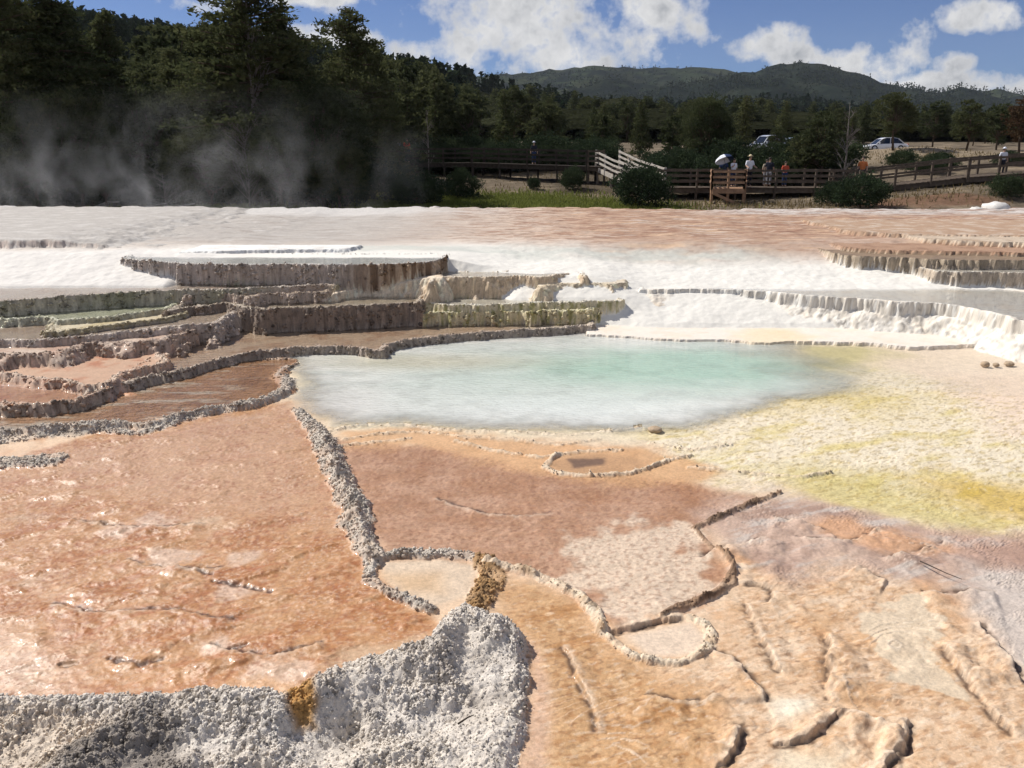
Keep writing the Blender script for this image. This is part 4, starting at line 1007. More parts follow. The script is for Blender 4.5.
front = [  # px, d, height, kind, v, width, label
    (2, 45.5, 12.3, 'pine', 0, .9, 'tall dark pine at the left edge, its top leaving the frame'),
    (66, 47, 11.4, 'fir', 0, 1.45, 'broad brownish green fir, the biggest at the far left'),
    (118, 50, 10.2, 'fir', 1, 1.0, 'narrow dark fir just right of the broad left fir'),
    (30, 44, 5.2, 'juni', 0, 1.0, 'low olive juniper at the steamy left corner'),
    (74, 44.5, 6.0, 'juni', 1, .85, 'pale lit juniper in front of the broad left fir'),
    (150, 48, 6.5, 'juni', 2, 1.1, 'rounded dim juniper left of the grey dead bush'),
    (178, 52, 8.3, 'fir', 2, 1.1, 'mid-sized fir under the wooded skyline on the left'),
    (214, 48.5, 9.4, 'pine', 1, 1.0, 'dark pine at the left shoulder of the tallest tree'),
    (252, 46.5, 11.8, 'pine', 2, 1.25, 'tallest dark pine, ragged top against the clouds'),
    (292, 49, 10.0, 'pine', 0, 1.15, 'wide dark pine at the right shoulder of the tallest tree'),
    (322, 46, 6.5, 'juni', 0, 1.15, 'dark rounded juniper at the right end of the steamy trees'),
    (352, 50, 10.3, 'pine', 1, 1.0, 'sparse-topped pine at the right end of the tall group'),
    (378, 55, 8.6, 'fir', 0, 1.0, 'olive fir behind the left end of the boardwalk'),
    (338, 44.0, 3.6, 'juni', 1, .95, 'small dark juniper beside the grass at the right end of the steam'),
    (100, 43.5, 3.2, 'juni', 2, 1.1, 'small dim juniper half hidden in steam by the terrace edge'),
    (205, 44.5, 4.2, 'juni', 0, 1.2, 'dense dark juniper just left of the grey dead bush'),
    (278, 44.5, 4.6, 'juni', 1, 1.2, 'dense dark juniper just right of the grey dead bush'),
    (408, 66, 6.5, 'midfir', 0, 1.2, 'olive conifer behind the dark boardwalk, above the largest grassy bush'),
    (436, 74, 7, 'midfir', 1, 1.2, 'dull green conifer between the boardwalk and the hill'),
    (470, 70, 5.4, 'midpine', 0, 1.0, 'rounded tree behind the long dark railing'),
    (505, 82, 6.2, 'midfir', 2, 1.1, 'dark conifer above the middle of the long dark railing'),
    (545, 76, 5, 'midpine', 1, 1.0, 'dark rounded tree left of the white stairs'),
    (600, 72, 4.2, 'midpine', 2, 1.05, 'rounded tree right behind the white stairs'),
    (640, 84, 5.2, 'midfir', 3, 1.1, 'conifer above the round bush beside the stairs'),
    (674, 70, 4.2, 'midpine', 3, .95, 'olive tree above the start of the middle railing'),
    (706, 60, 5.5, 'juni', 2, .95, 'big tree with a thick dark trunk left of the umbrella'),
    (742, 84, 5.6, 'midfir', 1, 1.1, 'dark conifer behind the people on the platform'),
    (782, 100, 5.4, 'midfir', 0, 1.1, 'dark conifer behind the half-hidden parked cars'),
    (776, 88, 2.7, 'midpine', 1, 1.0, 'low round tree partly hiding the silver car'),
    (822, 52.5, 4.4, 'small', 0, 1.05, 'slender drooping tree between the platform and the dead snag'),
    (806, 53.5, 3.6, 'small', 1, 1.0, 'smaller olive tree next to the right end of the platform'),
    (893, 71, 4.6, 'small', 2, 1.1, 'small tree on the pale mound right of the white car'),
    (932, 104, 5.2, 'midpine', 0, 1.1, 'round olive tree behind the pale mound'),
    (966, 72, 4, 'small', 0, 1.2, 'small tree behind the upper part of the ramp'),
    (996, 98, 5, 'midpine', 1, 1.1, 'dark tree near the right edge, behind the ramp'),
    (1020, 63, 4.2, 'small', 1, 1.1, 'reddish tree at the right edge above the ramp'),
]
for i, (px, d, h, k, v, wd, lab) in enumerate(front):
    nm = {'fir': 'fir_tree', 'pine': 'pine_tree', 'juni': 'juniper_tree', 'midfir': 'conifer_tree', 'midpine': 'pine_tree', 'small': 'small_tree'}[k]
    tree(nm, k, v, px_x(px, d), d, h, lab, 'tree', wid=wd, rz=i * 1.7, crown_mat=M_RUST if 'reddish' in lab else None)
tree('dead_bush', 'deadbush', 0, px_x(245, 44), 44, 4.1, 'grey leafless bush in front of the dark trees', 'bush', wid=1.0, rz=1)
tree('dead_bush', 'deadbush', 1, px_x(160, 43), 43, 2.0, 'low grey tangle of bare twigs at the foot of the left trees', 'bush', wid=1.7, rz=2)
tree('dead_tree', 'dead', 0, px_x(846, 50.3), 50.3, 5.0, 'bare grey snag standing beside the foot of the ramp', 'tree', wid=.9, rz=.4)
tree('dead_tree', 'dead', 1, px_x(258, 46.3), 46.3, 12.4, 'bare branched dead top rising out of the tallest pine', 'tree', wid=.62, rz=2.4)
tree('dead_tree', 'dead', 1, px_x(428, 62), 62, 4.6, 'pale bare dead tree behind the left boardwalk', 'tree', wid=.6, rz=.4)
for i, (px, py, d, w_, h, lab) in enumerate([
    (417, 190, 46, 3.3, 1.75, 'wide dark bush on the grass below the left boardwalk'),
    (461, 178, 50, 1.9, 1.7, 'dark rounded bush under the middle of the left railing'),
    (643, 199, 45.5, 3.4, 2.15, 'large round bush in front of the white stairs'),
    (866, 209, 43, 3.0, 1.7, 'large green bush at the foot of the ramp'),
    (838, 207, 45.5, 1.6, 1.2, 'twiggy bush between the platform and the green bush'),
    (534, 178, 54, .9, .75, 'little shrub alone under the right part of the left railing'),
    (573, 178, 54, 1.6, 1.45, 'dark shrub at the top of the white stairs'),
    (397, 169, 57, 1.4, 1.0, 'small shrub behind the wide dark bush'),
    (1014, 207, 44, 2.0, 1.1, 'grey-green shrub at the right edge'),
    (345, 205, 45, 2.6, 2.3, 'dark shrub at the right end of the steamy trees')]):
    x = px_x(px, d); tree('bush', 'shrub', i, x, d, h, lab, 'bush', wid=(w_ / 3.2) / (h / 1.6), rz=i * 2.1)
rng = np.random.RandomState(77)
for i in range(46):
    px = rng.uniform(655, 850) if i < 16 else rng.uniform(395, 600) if i < 40 else rng.uniform(900, 1020); d = rng.uniform(53.5, 62) if i < 16 else rng.uniform(64, 72) if i < 40 else rng.uniform(54, 60); h = rng.uniform(1.3, 2.6) if i < 40 else rng.uniform(.7, 1.2)
    tree('bush', 'shrub', i, px_x(px, d), d, h, 'dark low bush in the thicket right behind the boardwalk railings', 'bush', 'low bushes behind the boardwalk railings', wid=1.0, rz=i * 1.3)
for i in range(14):
    px = -20 + i * 28 + rng.uniform(-8, 8); d = rng.uniform(45.5, 49)
    tree('bush', 'shrub', i, px_x(px, d), d, rng.uniform(1.6, 2.8), 'dim undergrowth bush at the foot of the steamy trees', 'bush', 'undergrowth bushes at the foot of the steamy trees', wid=1.0, rz=i * 1.9)
# the dense mid-distance wood (each tree an object)
rng = np.random.RandomState(99); cnt = 0; placed = []
while cnt < 236:
    px = rng.uniform(-130, 1160); d = rng.uniform(100, 250) if px > 440 else rng.uniform(60, 170)
    if px > 730 and d < 112: continue
    x = px_x(px, d)
    if any((x - a) ** 2 + (d - b) ** 2 < 5 for a, b in placed): continue
    placed.append((x, d)); k = 'midfir' if rng.rand() < .6 else 'midpine'
    ytop = np.interp(px, [300, 400, 470, 520, 600, 700, 1000, 1100], [40, 72, 88, 98, 108, 110, 116, 120]) + rng.uniform(-9, 10)
    h = float(np.clip(CAM_H + (150 - ytop) / 835 * d - zgf(x, d), 3.0, 12.0))
    if px < 380: h = rng.uniform(7, 11)
    tree('conifer_tree' if k == 'midfir' else 'pine_tree', k, rng.randint(4), x, d, h, 'dark conifer in the dense wood behind the boardwalks', 'tree', 'trees of the dense wood behind the boardwalks', wid=rng.uniform(1.0, 1.35))
    cnt += 1

# distant woods: far too many to count, one mass per hill
def far_wood(name, label, grid, n, h0, h1, seed, vmax, rep, dens=None, vmin=0., umax=1., prof=None, leaf=.16):
    rng = np.random.RandomState(seed); XX, YY, ZZ = grid; nv, nu = XX.shape
    a = rng.uniform(0, (nu - 1.001) * umax, n); b = rng.uniform(0, (nv - 1) * vmax, n); b = vmin * (nv - 1) + b * (1 - vmin / vmax)
    i = b.astype(int); j = a.astype(int); fb = b - i; fa = a - j
    bl = lambda G: (G[i, j] * (1 - fb) * (1 - fa) + G[i + 1, j] * fb * (1 - fa) + G[i, j + 1] * (1 - fb) * fa + G[i + 1, j + 1] * fb * fa)
    x, y, z = bl(XX), bl(YY), bl(ZZ)
    if dens is not None:
        k = fbm(x / dens, y / dens, seed, 4) < .2; x, y, z = x[k], y[k], z[k]
    if prof is not None:
        px = 512 + 835 * x / (y * CP); ang = np.arctan2(z + h1 - CAM_H, y); py = 384 - 835 * np.tan(ang + PITCH); k = py > np.interp(px, [p[0] for p in prof], [p[1] for p in prof]) - 3; x, y, z = x[k], y[k], z[k]
    n = len(x); Vs = []; Fs = []; m = rep
    h = rng.uniform(h0, h1, n); r = h * rng.uniform(.2, .3, n)
    t = np.tile(rng.uniform(.06, 1, (n, m)), 1); ang = rng.uniform(0, 6.283, (n, m)); rr = r[:, None] * (1 - t) ** .8 * rng.uniform(.5, 1.1, (n, m)) 
    c = np.stack([x[:, None] + np.cos(ang) * rr, y[:, None] + np.sin(ang) * rr, z[:, None] + t * h[:, None]], -1).reshape(-1, 3)
    o_ = np.stack([np.cos(ang), np.sin(ang), np.full_like(ang, .3)], -1).reshape(-1, 3)
    V, F = leaves(rng, c, o_, 1.0, 1, .1)
    sc_ = np.repeat((h * leaf)[:, None], m, 1).reshape(-1)
    V = (V.reshape(-1, 4, 3) - c[:, None]) * sc_[:, None, None] * 1.6 + c[:, None]
    o = link(name, mesh_np(name, V.reshape(-1, 3), F, False), M_FARN); tag(o, label, 'forest', kind='stuff'); return o
far_wood('distant_forest', 'dense dark forest covering the left hillside up to the skyline', HL1, 6000, 8, 14, 701, .56, 64, None, .17, .62, [(-420, -20), (0, 0), (100, 8), (200, 26), (300, 36), (400, 52), (480, 70), (520, 82), (570, 92), (640, 103)], .115)
far_wood('distant_forest', 'dark forest on the low hill below the mountains', HL2, 4200, 8, 13, 702, .56, 26, None, 0, 1, [(500, 104), (540, 104), (600, 99), (660, 94), (710, 92), (770, 91), (810, 93), (870, 101), (940, 111), (1024, 117)])
far_wood('distant_forest', 'patchy forest on the pointed right mountain', MT2, 15000, 9, 15, 703, .475, 7, 90, 0, 1, None, .22)
far_wood('distant_forest', 'thin tree cover along the far green ridge', MT1, 12000, 10, 16, 704, .475, 6, 140, 0, 1, None, .24)

gxx, gyy = np.meshgrid(np.linspace(-60, 330, 60), np.linspace(170, 520, 60)); gxx = gxx * gyy / 420
far_wood('distant_forest', 'dark belt of forest on the flat beyond the boardwalks', (gxx, gyy, zg(gxx.ravel(), gyy.ravel()).reshape(gxx.shape)), 1700, 6, 9.5, 705, .999, 60, None, 0, 1, [(300, 60), (400, 84), (470, 92), (520, 100), (600, 104), (700, 106), (1000, 112), (1300, 116)], .12)
# grass: tufts of blades on the slope behind the terraces
def grass(name, label, mat, areas, seed, hgt):
    rng = np.random.RandomState(seed); c = []
    for px, d, w_, l_, n in areas:
        X0 = px_x(px, d); p = rng.normal(0, .5, (n, 2)); c.append(np.c_[X0 + p[:, 0] * w_, d + p[:, 1] * l_])
    c = np.vstack(c); z = zg(c[:, 0], c[:, 1]); n = len(c)
    a = rng.uniform(0, 6.283, n); h = hgt * rng.uniform(.5, 1.3, n); wd = .035
    ex = np.c_[np.cos(a), np.sin(a), 0 * a] * wd; top = np.c_[rng.normal(0, .3, n) * h, rng.normal(0, .3, n) * h, h]
    b = np.c_[c, z - .02]
    V = np.stack([b - ex, b + ex, b + ex * .3 + top, b - ex * .3 + top], 1).reshape(-1, 3)
    o = link(name, mesh_np(name, V, np.arange(4 * n).reshape(n, 4), False), mat); tag(o, label, 'grass', kind='stuff')
grass('grass', 'short green grass between the bushes and the terrace edge', M_GRASS, [(402, 48, 3.0, 5, 7000), (508, 49, 6, 3.4, 8000), (590, 46, 5, 2.5, 4000), (200, 44, 6, 3, 2500), (640, 41, 4, 2, 1500)], 801, .22)
grass('dry_grass', 'dry tan grass under the left trees and around the boardwalks', M_DRY, [(30, 42.5, 6, 3, 4000), (450, 50, 12, 5, 900), (760, 46, 8, 3, 700), (930, 46, 10, 4, 900), (660, 60, 14, 8, 900), (930, 66, 12, 8, 1200)], 802, .2)
# ================================================================== BOARDWALKS
def railing(root, a, b, hgt=1.05, mat=None, step=2.0, nr_=3, side=''):
    a = Vector(a); b = Vector(b); L_ = (b - a).length; n = max(1, round(L_ / step))
    for i in range(n + 1):
        p = a.lerp(b, i / n); MB().beam(p + Vector((0, 0, -.25)), p + Vector((0, 0, hgt + .03)), .11, .11).build('post', mat, root)
    d = (b - a).normalized(); off = d.cross(Vector((0, 0, 1))).normalized() * .075
    for k in range(nr_):
        z = hgt - .07 - k * (hgt - .12) / nr_
        MB().beam(a + off + Vector((0, 0, z)), b + off + Vector((0, 0, z)), .045, .12).build('rail', mat, root)
def deck(root, a, b, w_, mat):
    a = Vector(a); b = Vector(b); d = (b - a); L_ = d.length; d.normalize(); s = d.cross(Vector((0, 0, 1))).normalized()
    m = MB(); n = max(1, int(L_ / .3)); 
    for i in range(n):
        p = a + d * (L_ * (i + .5) / n)
        m.beam(p - s * w_ / 2, p + s * w_ / 2, L_ / n - .02, .05)
    m.build('deck', mat, root)
    for q in (-.45, .45): MB().beam(a + s * q * w_ + Vector((0, 0, -.16)), b + s * q * w_ + Vector((0, 0, -.16)), .07, .24).build('joist', mat, root)
def supports(root, a, b, w_, mat, step=2.4):
    a = Vector(a); b = Vector(b); d = (b - a); L_ = d.length; s = d.normalized().cross(Vector((0, 0, 1))).normalized(); n = max(1, round(L_ / step))
    for i in range(n + 1):
        for q in (-.42, .42):
            p = a.lerp(b, i / n) + s * q * w_; g = zgf(p.x, p.y) - .1
            if p.z - .05 - g > .1: MB().beam((p.x, p.y, g), (p.x, p.y, p.z - .06), .13, .13).build('support_post', mat, root)
def boardwalk(name, label, a, b, w_=1.8, sides=(1, -1), mat=None, step=2.2, rails=3):
    mat = mat or M_WOODD; a = Vector(a); b = Vector(b); r = empty(name, (0, 0, 0)); c = (a + b) / 2
    tag(r, label, 'boardwalk')
    deck(r, a, b, w_, mat); supports(r, a, b, w_, mat)
    s = (b - a).normalized().cross(Vector((0, 0, 1))).normalized() * (w_ / 2)
    for q in sides: railing(r, a + s * q, b + s * q, mat=mat, step=step, nr_=rails)
    return r
M_PALE = simple_mat('sunlit_tone_boards', (.46, .42, .37), .85, .3, 5, .2)  # same wood, made paler to paint in the sunlight on the stairs
M_WOODX = simple_mat('deep_shade_boards', (.06, .05, .042), .95, .35, 5, .1)  # same wood again, darkest tone, railing shade put into the colour
P = lambda px, py, d: Vector(at_d(px, py, d))
lw0, lw1 = P(368, 163, 65), P(478, 163, 61.5); lw1b = P(592, 166.5, 57.5)
boardwalk('boardwalk', 'dark left boardwalk half hidden behind the steam and trees', lw0, lw1, 1.9, mat=M_WOODX)
boardwalk('boardwalk', 'dark boardwalk with long railing leading to the white stairs', lw1, lw1b, 1.9, mat=M_WOODX)
# stairs with pale lit railings
st0, st1 = lw1b + Vector((1.0, -.4, 0)), P(652, 186, 51.0)
r = empty('stairs', (0, 0, 0)); tag(r, 'wooden stairs with bright sunlit railings', 'stairs')
n = 9; s = (st1 - st0); sh = Vector((s.x, s.y, 0)).normalized(); sd = sh.cross(Vector((0, 0, 1))) * .85
for i in range(n):
    p = st0 + s * ((i + .5) / n); MB().beam(p - sd, p + sd, .34, .05).build('tread', M_WOOD, r)
for q in (-1, 1):
    MB().beam(st0 + sd * q + Vector((0, 0, -.15)), st1 + sd * q + Vector((0, 0, -.15)), .06, .28).build('stringer', M_PALE, r)
    mid_ = st0.lerp(st1, .45); mid_.z = st0.z - .55
    railing(r, st0 + sd * q, mid_ + sd * q, 1.05, M_PALE, 1.8); railing(r, mid_ + sd * q, st1 + sd * q, 1.05, M_PALE, 1.8)
supports(r, st0, st1, 1.7, M_WOOD, 2.0)
r = boardwalk('boardwalk', 'short landing joining the left boardwalk and the stairs', lw1b, st0, 1.9, sides=(1,))
mw0, mw1 = P(655, 187, 51.0), P(848, 187.5, 50.6)
boardwalk('boardwalk', 'middle boardwalk where the group of visitors stands', mw0, mw1, 2.2)
# viewing platform in front with the diagonal brace
r = empty('viewing_platform', (0, 0, 0)); tag(r, 'square wooden viewing platform with a diagonal brace in front', 'platform')
pa, pb = P(712, 189, 47.6), P(744, 189, 47.6); pc, pd = P(745, 187.4, 49.4), P(711, 187.4, 49.4)
m = MB()
for i in range(6):
    t = (i + .5) / 6; m.beam(pa.lerp(pd, t), pb.lerp(pc, t), .27, .05)
m.build('deck', M_WOOD2, r)
railing(r, pa, pb, 1.0, M_WOOD2, 1.0, 3); railing(r, pd, pa, 1.0, M_WOOD2, 1.0, 3); railing(r, pb, pc, 1.0, M_WOOD2, 1.0, 3)
MB().beam(pa + Vector((0, -.1, -.12)), pb + Vector((0, -.1, -.12)), .07, .24).build('joist', M_WOOD2, r)
for p in (pa, pb, pc, pd, (pa + pb) / 2):
    g = zgf(p.x, p.y) - .1; MB().beam((p.x, p.y, g), (p.x, p.y, p.z - .06), .13, .13).build('support_post', M_WOOD2, r)
br = MB(); br.beam(pa + Vector((0, -.14, -.2)), P(744, 207, 47.4), .06, .15); br.build('brace', M_WOOD2, r)
MB().beam(pd + Vector((0, 0, -.2)), (pa.x, pa.y, zgf(pa.x, pa.y) + .1), .06, .14).build('brace', M_WOOD2, r)
rw0, rw1, rw2 = P(852, 189, 49.8), P(958, 177, 49.5), P(1075, 168.5, 49.5)
boardwalk('ramp', 'dark ramp climbing to the right behind the big green bush', rw0, rw1, 2.2, step=1.9, rails=2)
boardwalk('ramp', 'upper end of the ramp running out at the right edge', rw1, rw2, 2.2, step=1.9, rails=2)
boardwalk('boardwalk', 'short level walk between the snag and the foot of the ramp', mw1, rw0, 2.2, sides=(1,))

# ================================================================== PEOPLE
SKIN = simple_mat('skin', (.45, .28, .2), .6, .1, 4); HAIRM = simple_mat('hair', (.04, .028, .02), .7, .2, 20)
def cloth(name, c): return simple_mat(name, c, .9, .15, 12, .1, bump=.2)
WHITE = cloth('white_cloth', (.72, .74, .8)); DARK = cloth('dark_cloth', (.03, .032, .045)); NAVY = cloth('navy_cloth', (.04, .06, .13)); RED = cloth('red_cloth', (.5, .09, .05)); ORANGE = cloth('orange_cloth', (.62, .2, .07)); TAN = cloth('tan_cloth', (.42, .36, .27)); GREY = cloth('grey_cloth', (.3, .3, .32)); STRAW = cloth('straw', (.62, .52, .34))
def skin_body(name, verts, edges, rad, mat, parent, sub=1):
    me = bpy.data.meshes.new(name); me.from_pydata(verts, edges, []); me.update()
    o = link(name, me, mat, parent)
    s = o.modifiers.new('skin', 'SKIN'); s.use_smooth_shade = True
    sv = me.skin_vertices[0].data
    for i, r_ in enumerate(rad): sv[i].radius = r_ if isinstance(r_, tuple) else (r_, r_)
    sv[0].use_root = True
    b = o.modifiers.new('sub', 'SUBSURF'); b.levels = sub; b.render_levels = sub + 1
    return o
def ellipsoid(name, c, r, mat, parent, zmin=-9, nu=14, nv=10):
    m = MB(); rings = []
    for j in range(nv + 1):
        t = -math.pi / 2 + math.pi * j / nv; z = math.sin(t)
        z = max(z, zmin); q = math.sqrt(max(0, 1 - z * z)) if j not in (0, nv) else .02
        rings.append([(c[0] + r[0] * q * math.cos(2 * math.pi * k / nu), c[1] + r[1] * q * math.sin(2 * math.pi * k / nu), c[2] + r[2] * z) for k in range(nu)])
    m.rings(rings); return m.build(name, mat, parent, True)
def person(x, y, z, h, rz, label, top, bottom, hat=None, arms='down', hair=True, group=None):
    """standing adult, faces -y at rz = 0"""
    k = h / 1.75; r = empty('person', (x, y, z), rz); r.scale = (k, k, k); tag(r, label, 'person', group)
    la = {'down': [(.25, .02, 1.15), (.27, -.06, .9), (.27, -.09, .82)], 'rail': [(.25, -.02, 1.17), (.26, -.26, 1.08), (.24, -.36, 1.06)], 'up': [(.24, -.06, 1.22), (.20, -.24, 1.30), (.17, -.25, 1.40)]}
    L_ = la['rail'] if arms == 'rail' else la['down']; R_ = la['up'] if arms == 'up' else L_
    V = [(0, 0, .95), (0, .01, 1.12), (0, .01, 1.34), (0, 0, 1.45), (0, -.015, 1.52), (0, -.02, 1.63), (0, -.02, 1.70),
         (.18, .01, 1.40)] + L_ + [(-.18, .01, 1.40)] + [(-a, b, c) for a, b, c in R_] + [
         (.09, 0, .90), (.10, -.02, .50), (.10, .02, .10), (.11, -.13, .04), (-.09, 0, .90), (-.10, .01, .50), (-.10, .05, .10), (-.11, -.10, .04)]
    E = [(0, 1), (1, 2), (2, 3), (3, 4), (4, 5), (5, 6), (2, 7), (7, 8), (8, 9), (9, 10), (2, 11), (11, 12), (12, 13), (13, 14), (0, 15), (15, 16), (16, 17), (17, 18), (0, 19), (19, 20), (20, 21), (21, 22)]
    RD = [(.15, .10), (.14, .10), (.17, .11), .06, .055, (.08, .10), (.06, .08), .06, .045, .036, .04, .06, .045, .036, .04, .085, .058, .042, .045, .085, .058, .042, .045]
    skin_body('body', V, E, RD, SKIN, r)
    g = 1.16
    st = [0, 1, 2, 3, 7, 8, 11, 12]; mp = {a: i for i, a in enumerate(st)}
    sleeve = lambda a: V[a]
    skin_body('shirt', [(V[0][0], V[0][1], .90) if a == 0 else V[a] for a in st], [(mp[a], mp[b]) for a, b in E if a in mp and b in mp], [tuple(np.array(RD[a] if isinstance(RD[a], tuple) else (RD[a],) * 2) * g + .008) for a in st], top, r)
    tr = [0, 15, 16, 17, 19, 20, 21]; mp = {a: i for i, a in enumerate(tr)}
    skin_body('trousers', [V[a] for a in tr], [(mp[a], mp[b]) for a, b in E if a in mp and b in mp], [tuple(np.array(RD[a] if isinstance(RD[a], tuple) else (RD[a],) * 2) * 1.14 + .008) for a in tr], bottom, r)
    ellipsoid('face', (0, -.045, 1.615), (.066, .07, .095), SKIN, r)
    if hair: ellipsoid('hair', (0, .0, 1.66), (.092, .105, .105), HAIRM, r, -.35)
    if hat is not None:
        o = ellipsoid('hat', (0, -.01, 1.70), (.10, .115, .10), hat, r, -.1)
        m = MB(); m.rings([[(.17 * math.cos(a) , -.02 + .19 * math.sin(a), zz) for a in [2 * math.pi * i / 18 for i in range(18)]] for zz in (1.69, 1.703)]); m.build('brim', hat, o, True)
    return r
dz = mw0.z + .03
def pxat(px, d): return px_x(px, d)
person(pxat(735, 50.6), 50.6, dz, 1.62, .5, 'person in a white top standing under the umbrella', WHITE, NAVY, arms='up')
person(pxat(751, 50.4), 50.4, dz, 1.80, .3, 'person in a white shirt and straw hat leaning at the railing', WHITE, DARK, hat=STRAW, arms='rail')
person(pxat(771, 50.9), 50.9, dz, 1.68, 2.6, 'person in dark clothes turned away, right of the straw hat', DARK, GREY, arms='down')
person(pxat(768, 51.6), 51.6, dz, 1.55, .2, 'person with pale scarf and tan clothes behind the one in dark clothes', TAN, GREY, arms='down')
person(pxat(787, 50.6), 50.6, dz, 1.45, .1, 'short person in a red top at the right of the group', RED, NAVY, arms='rail')
person(pxat(725, 51.6), 51.6, dz, 1.6, 2.9, 'person in navy half hidden behind the umbrella', NAVY, DARK)
rz0 = Vector(rw0).lerp(rw1, .10)
person(rz0.x, rz0.y + .3, rz0.z + .05, 1.72, -.6, 'person in an orange top walking at the foot of the ramp', ORANGE, DARK)
for i, (px, lab, tp) in enumerate([(379, 'person in white at the left end of the group on the far boardwalk', WHITE), (389, 'person in tan in the middle of the group on the far boardwalk', TAN), (398, 'person in grey in the far boardwalk group', GREY), (407, 'person in red at the right end of the far boardwalk group', RED)]):
    d = 63.7 - i * .25; person(pxat(px, d), d, lw0.lerp(lw1, .2).z + .03, 1.66 + .04 * (i % 2), .2 * i, lab, tp, DARK, hat=WHITE if i in (0, 2) else None)
person(pxat(534, 59.4), 59.4, lw1.lerp(lw1b, .5).z + .03, 1.5, .1, 'person with a white cap alone on the long dark boardwalk', DARK, NAVY, hat=WHITE)
for i, (px, lab, tp) in enumerate([(1003, 'person in white near the top of the ramp', WHITE)]):
    p = rw1.lerp(rw2, (px - 958) / 117); person(p.x, p.y + .2, p.z - .05, 1.5, .4 * i, lab, tp, DARK, hat=WHITE if i == 0 else None)
# umbrella
ux, uy, uz = pxat(735, 50.6) - .17 + .05, 50.25, dz
r = empty('umbrella', (ux, uy, uz)); r.rotation_euler = (R(-24), R(-14), 0); tag(r, 'open white and navy umbrella held up by a visitor', 'umbrella')
mw_, mn_ = MB(), MB(); nseg = 8; top_ = (0, 0, 2.02)
for sgm in range(nseg):
    a0, a1 = 2 * math.pi * sgm / nseg, 2 * math.pi * (sgm + 1) / nseg
    tgt = mn_ if sgm in (6, 7, 0) else mw_
    rr = [(.02, 2.03), (.25, 1.97), (.45, 1.85), (.56, 1.68)]
    b0 = len(tgt.v)
    for rad_, z_ in rr:
        for a in (a0, (a0 + a1) / 2, a1):
            q = .95 if a == (a0 + a1) / 2 else 1; tgt.v.append((rad_ * q * math.cos(a), rad_ * q * math.sin(a), z_))
    for i in range(3):
        for j in range(2): tgt.f.append((b0 + i * 3 + j, b0 + i * 3 + j + 1, b0 + i * 3 + j + 4, b0 + i * 3 + j + 3))
for mbx, mt_ in ((mw_, WHITE), (mn_, NAVY)):
    o = mbx.build('canopy', mt_, r); sd_ = o.modifiers.new('thick', 'SOLIDIFY'); sd_.thickness = .006
MB().tube([(0, 0, 1.15), (0, 0, 2.08)], [.01, .01], 6).build('pole', DARK, r); 
m = MB(); m.tube([(0, 0, 1.16), (.0, .0, 1.08), (.04, 0, 1.05)], [.014, .014, .014], 6); m.build('handle', DARK, r)

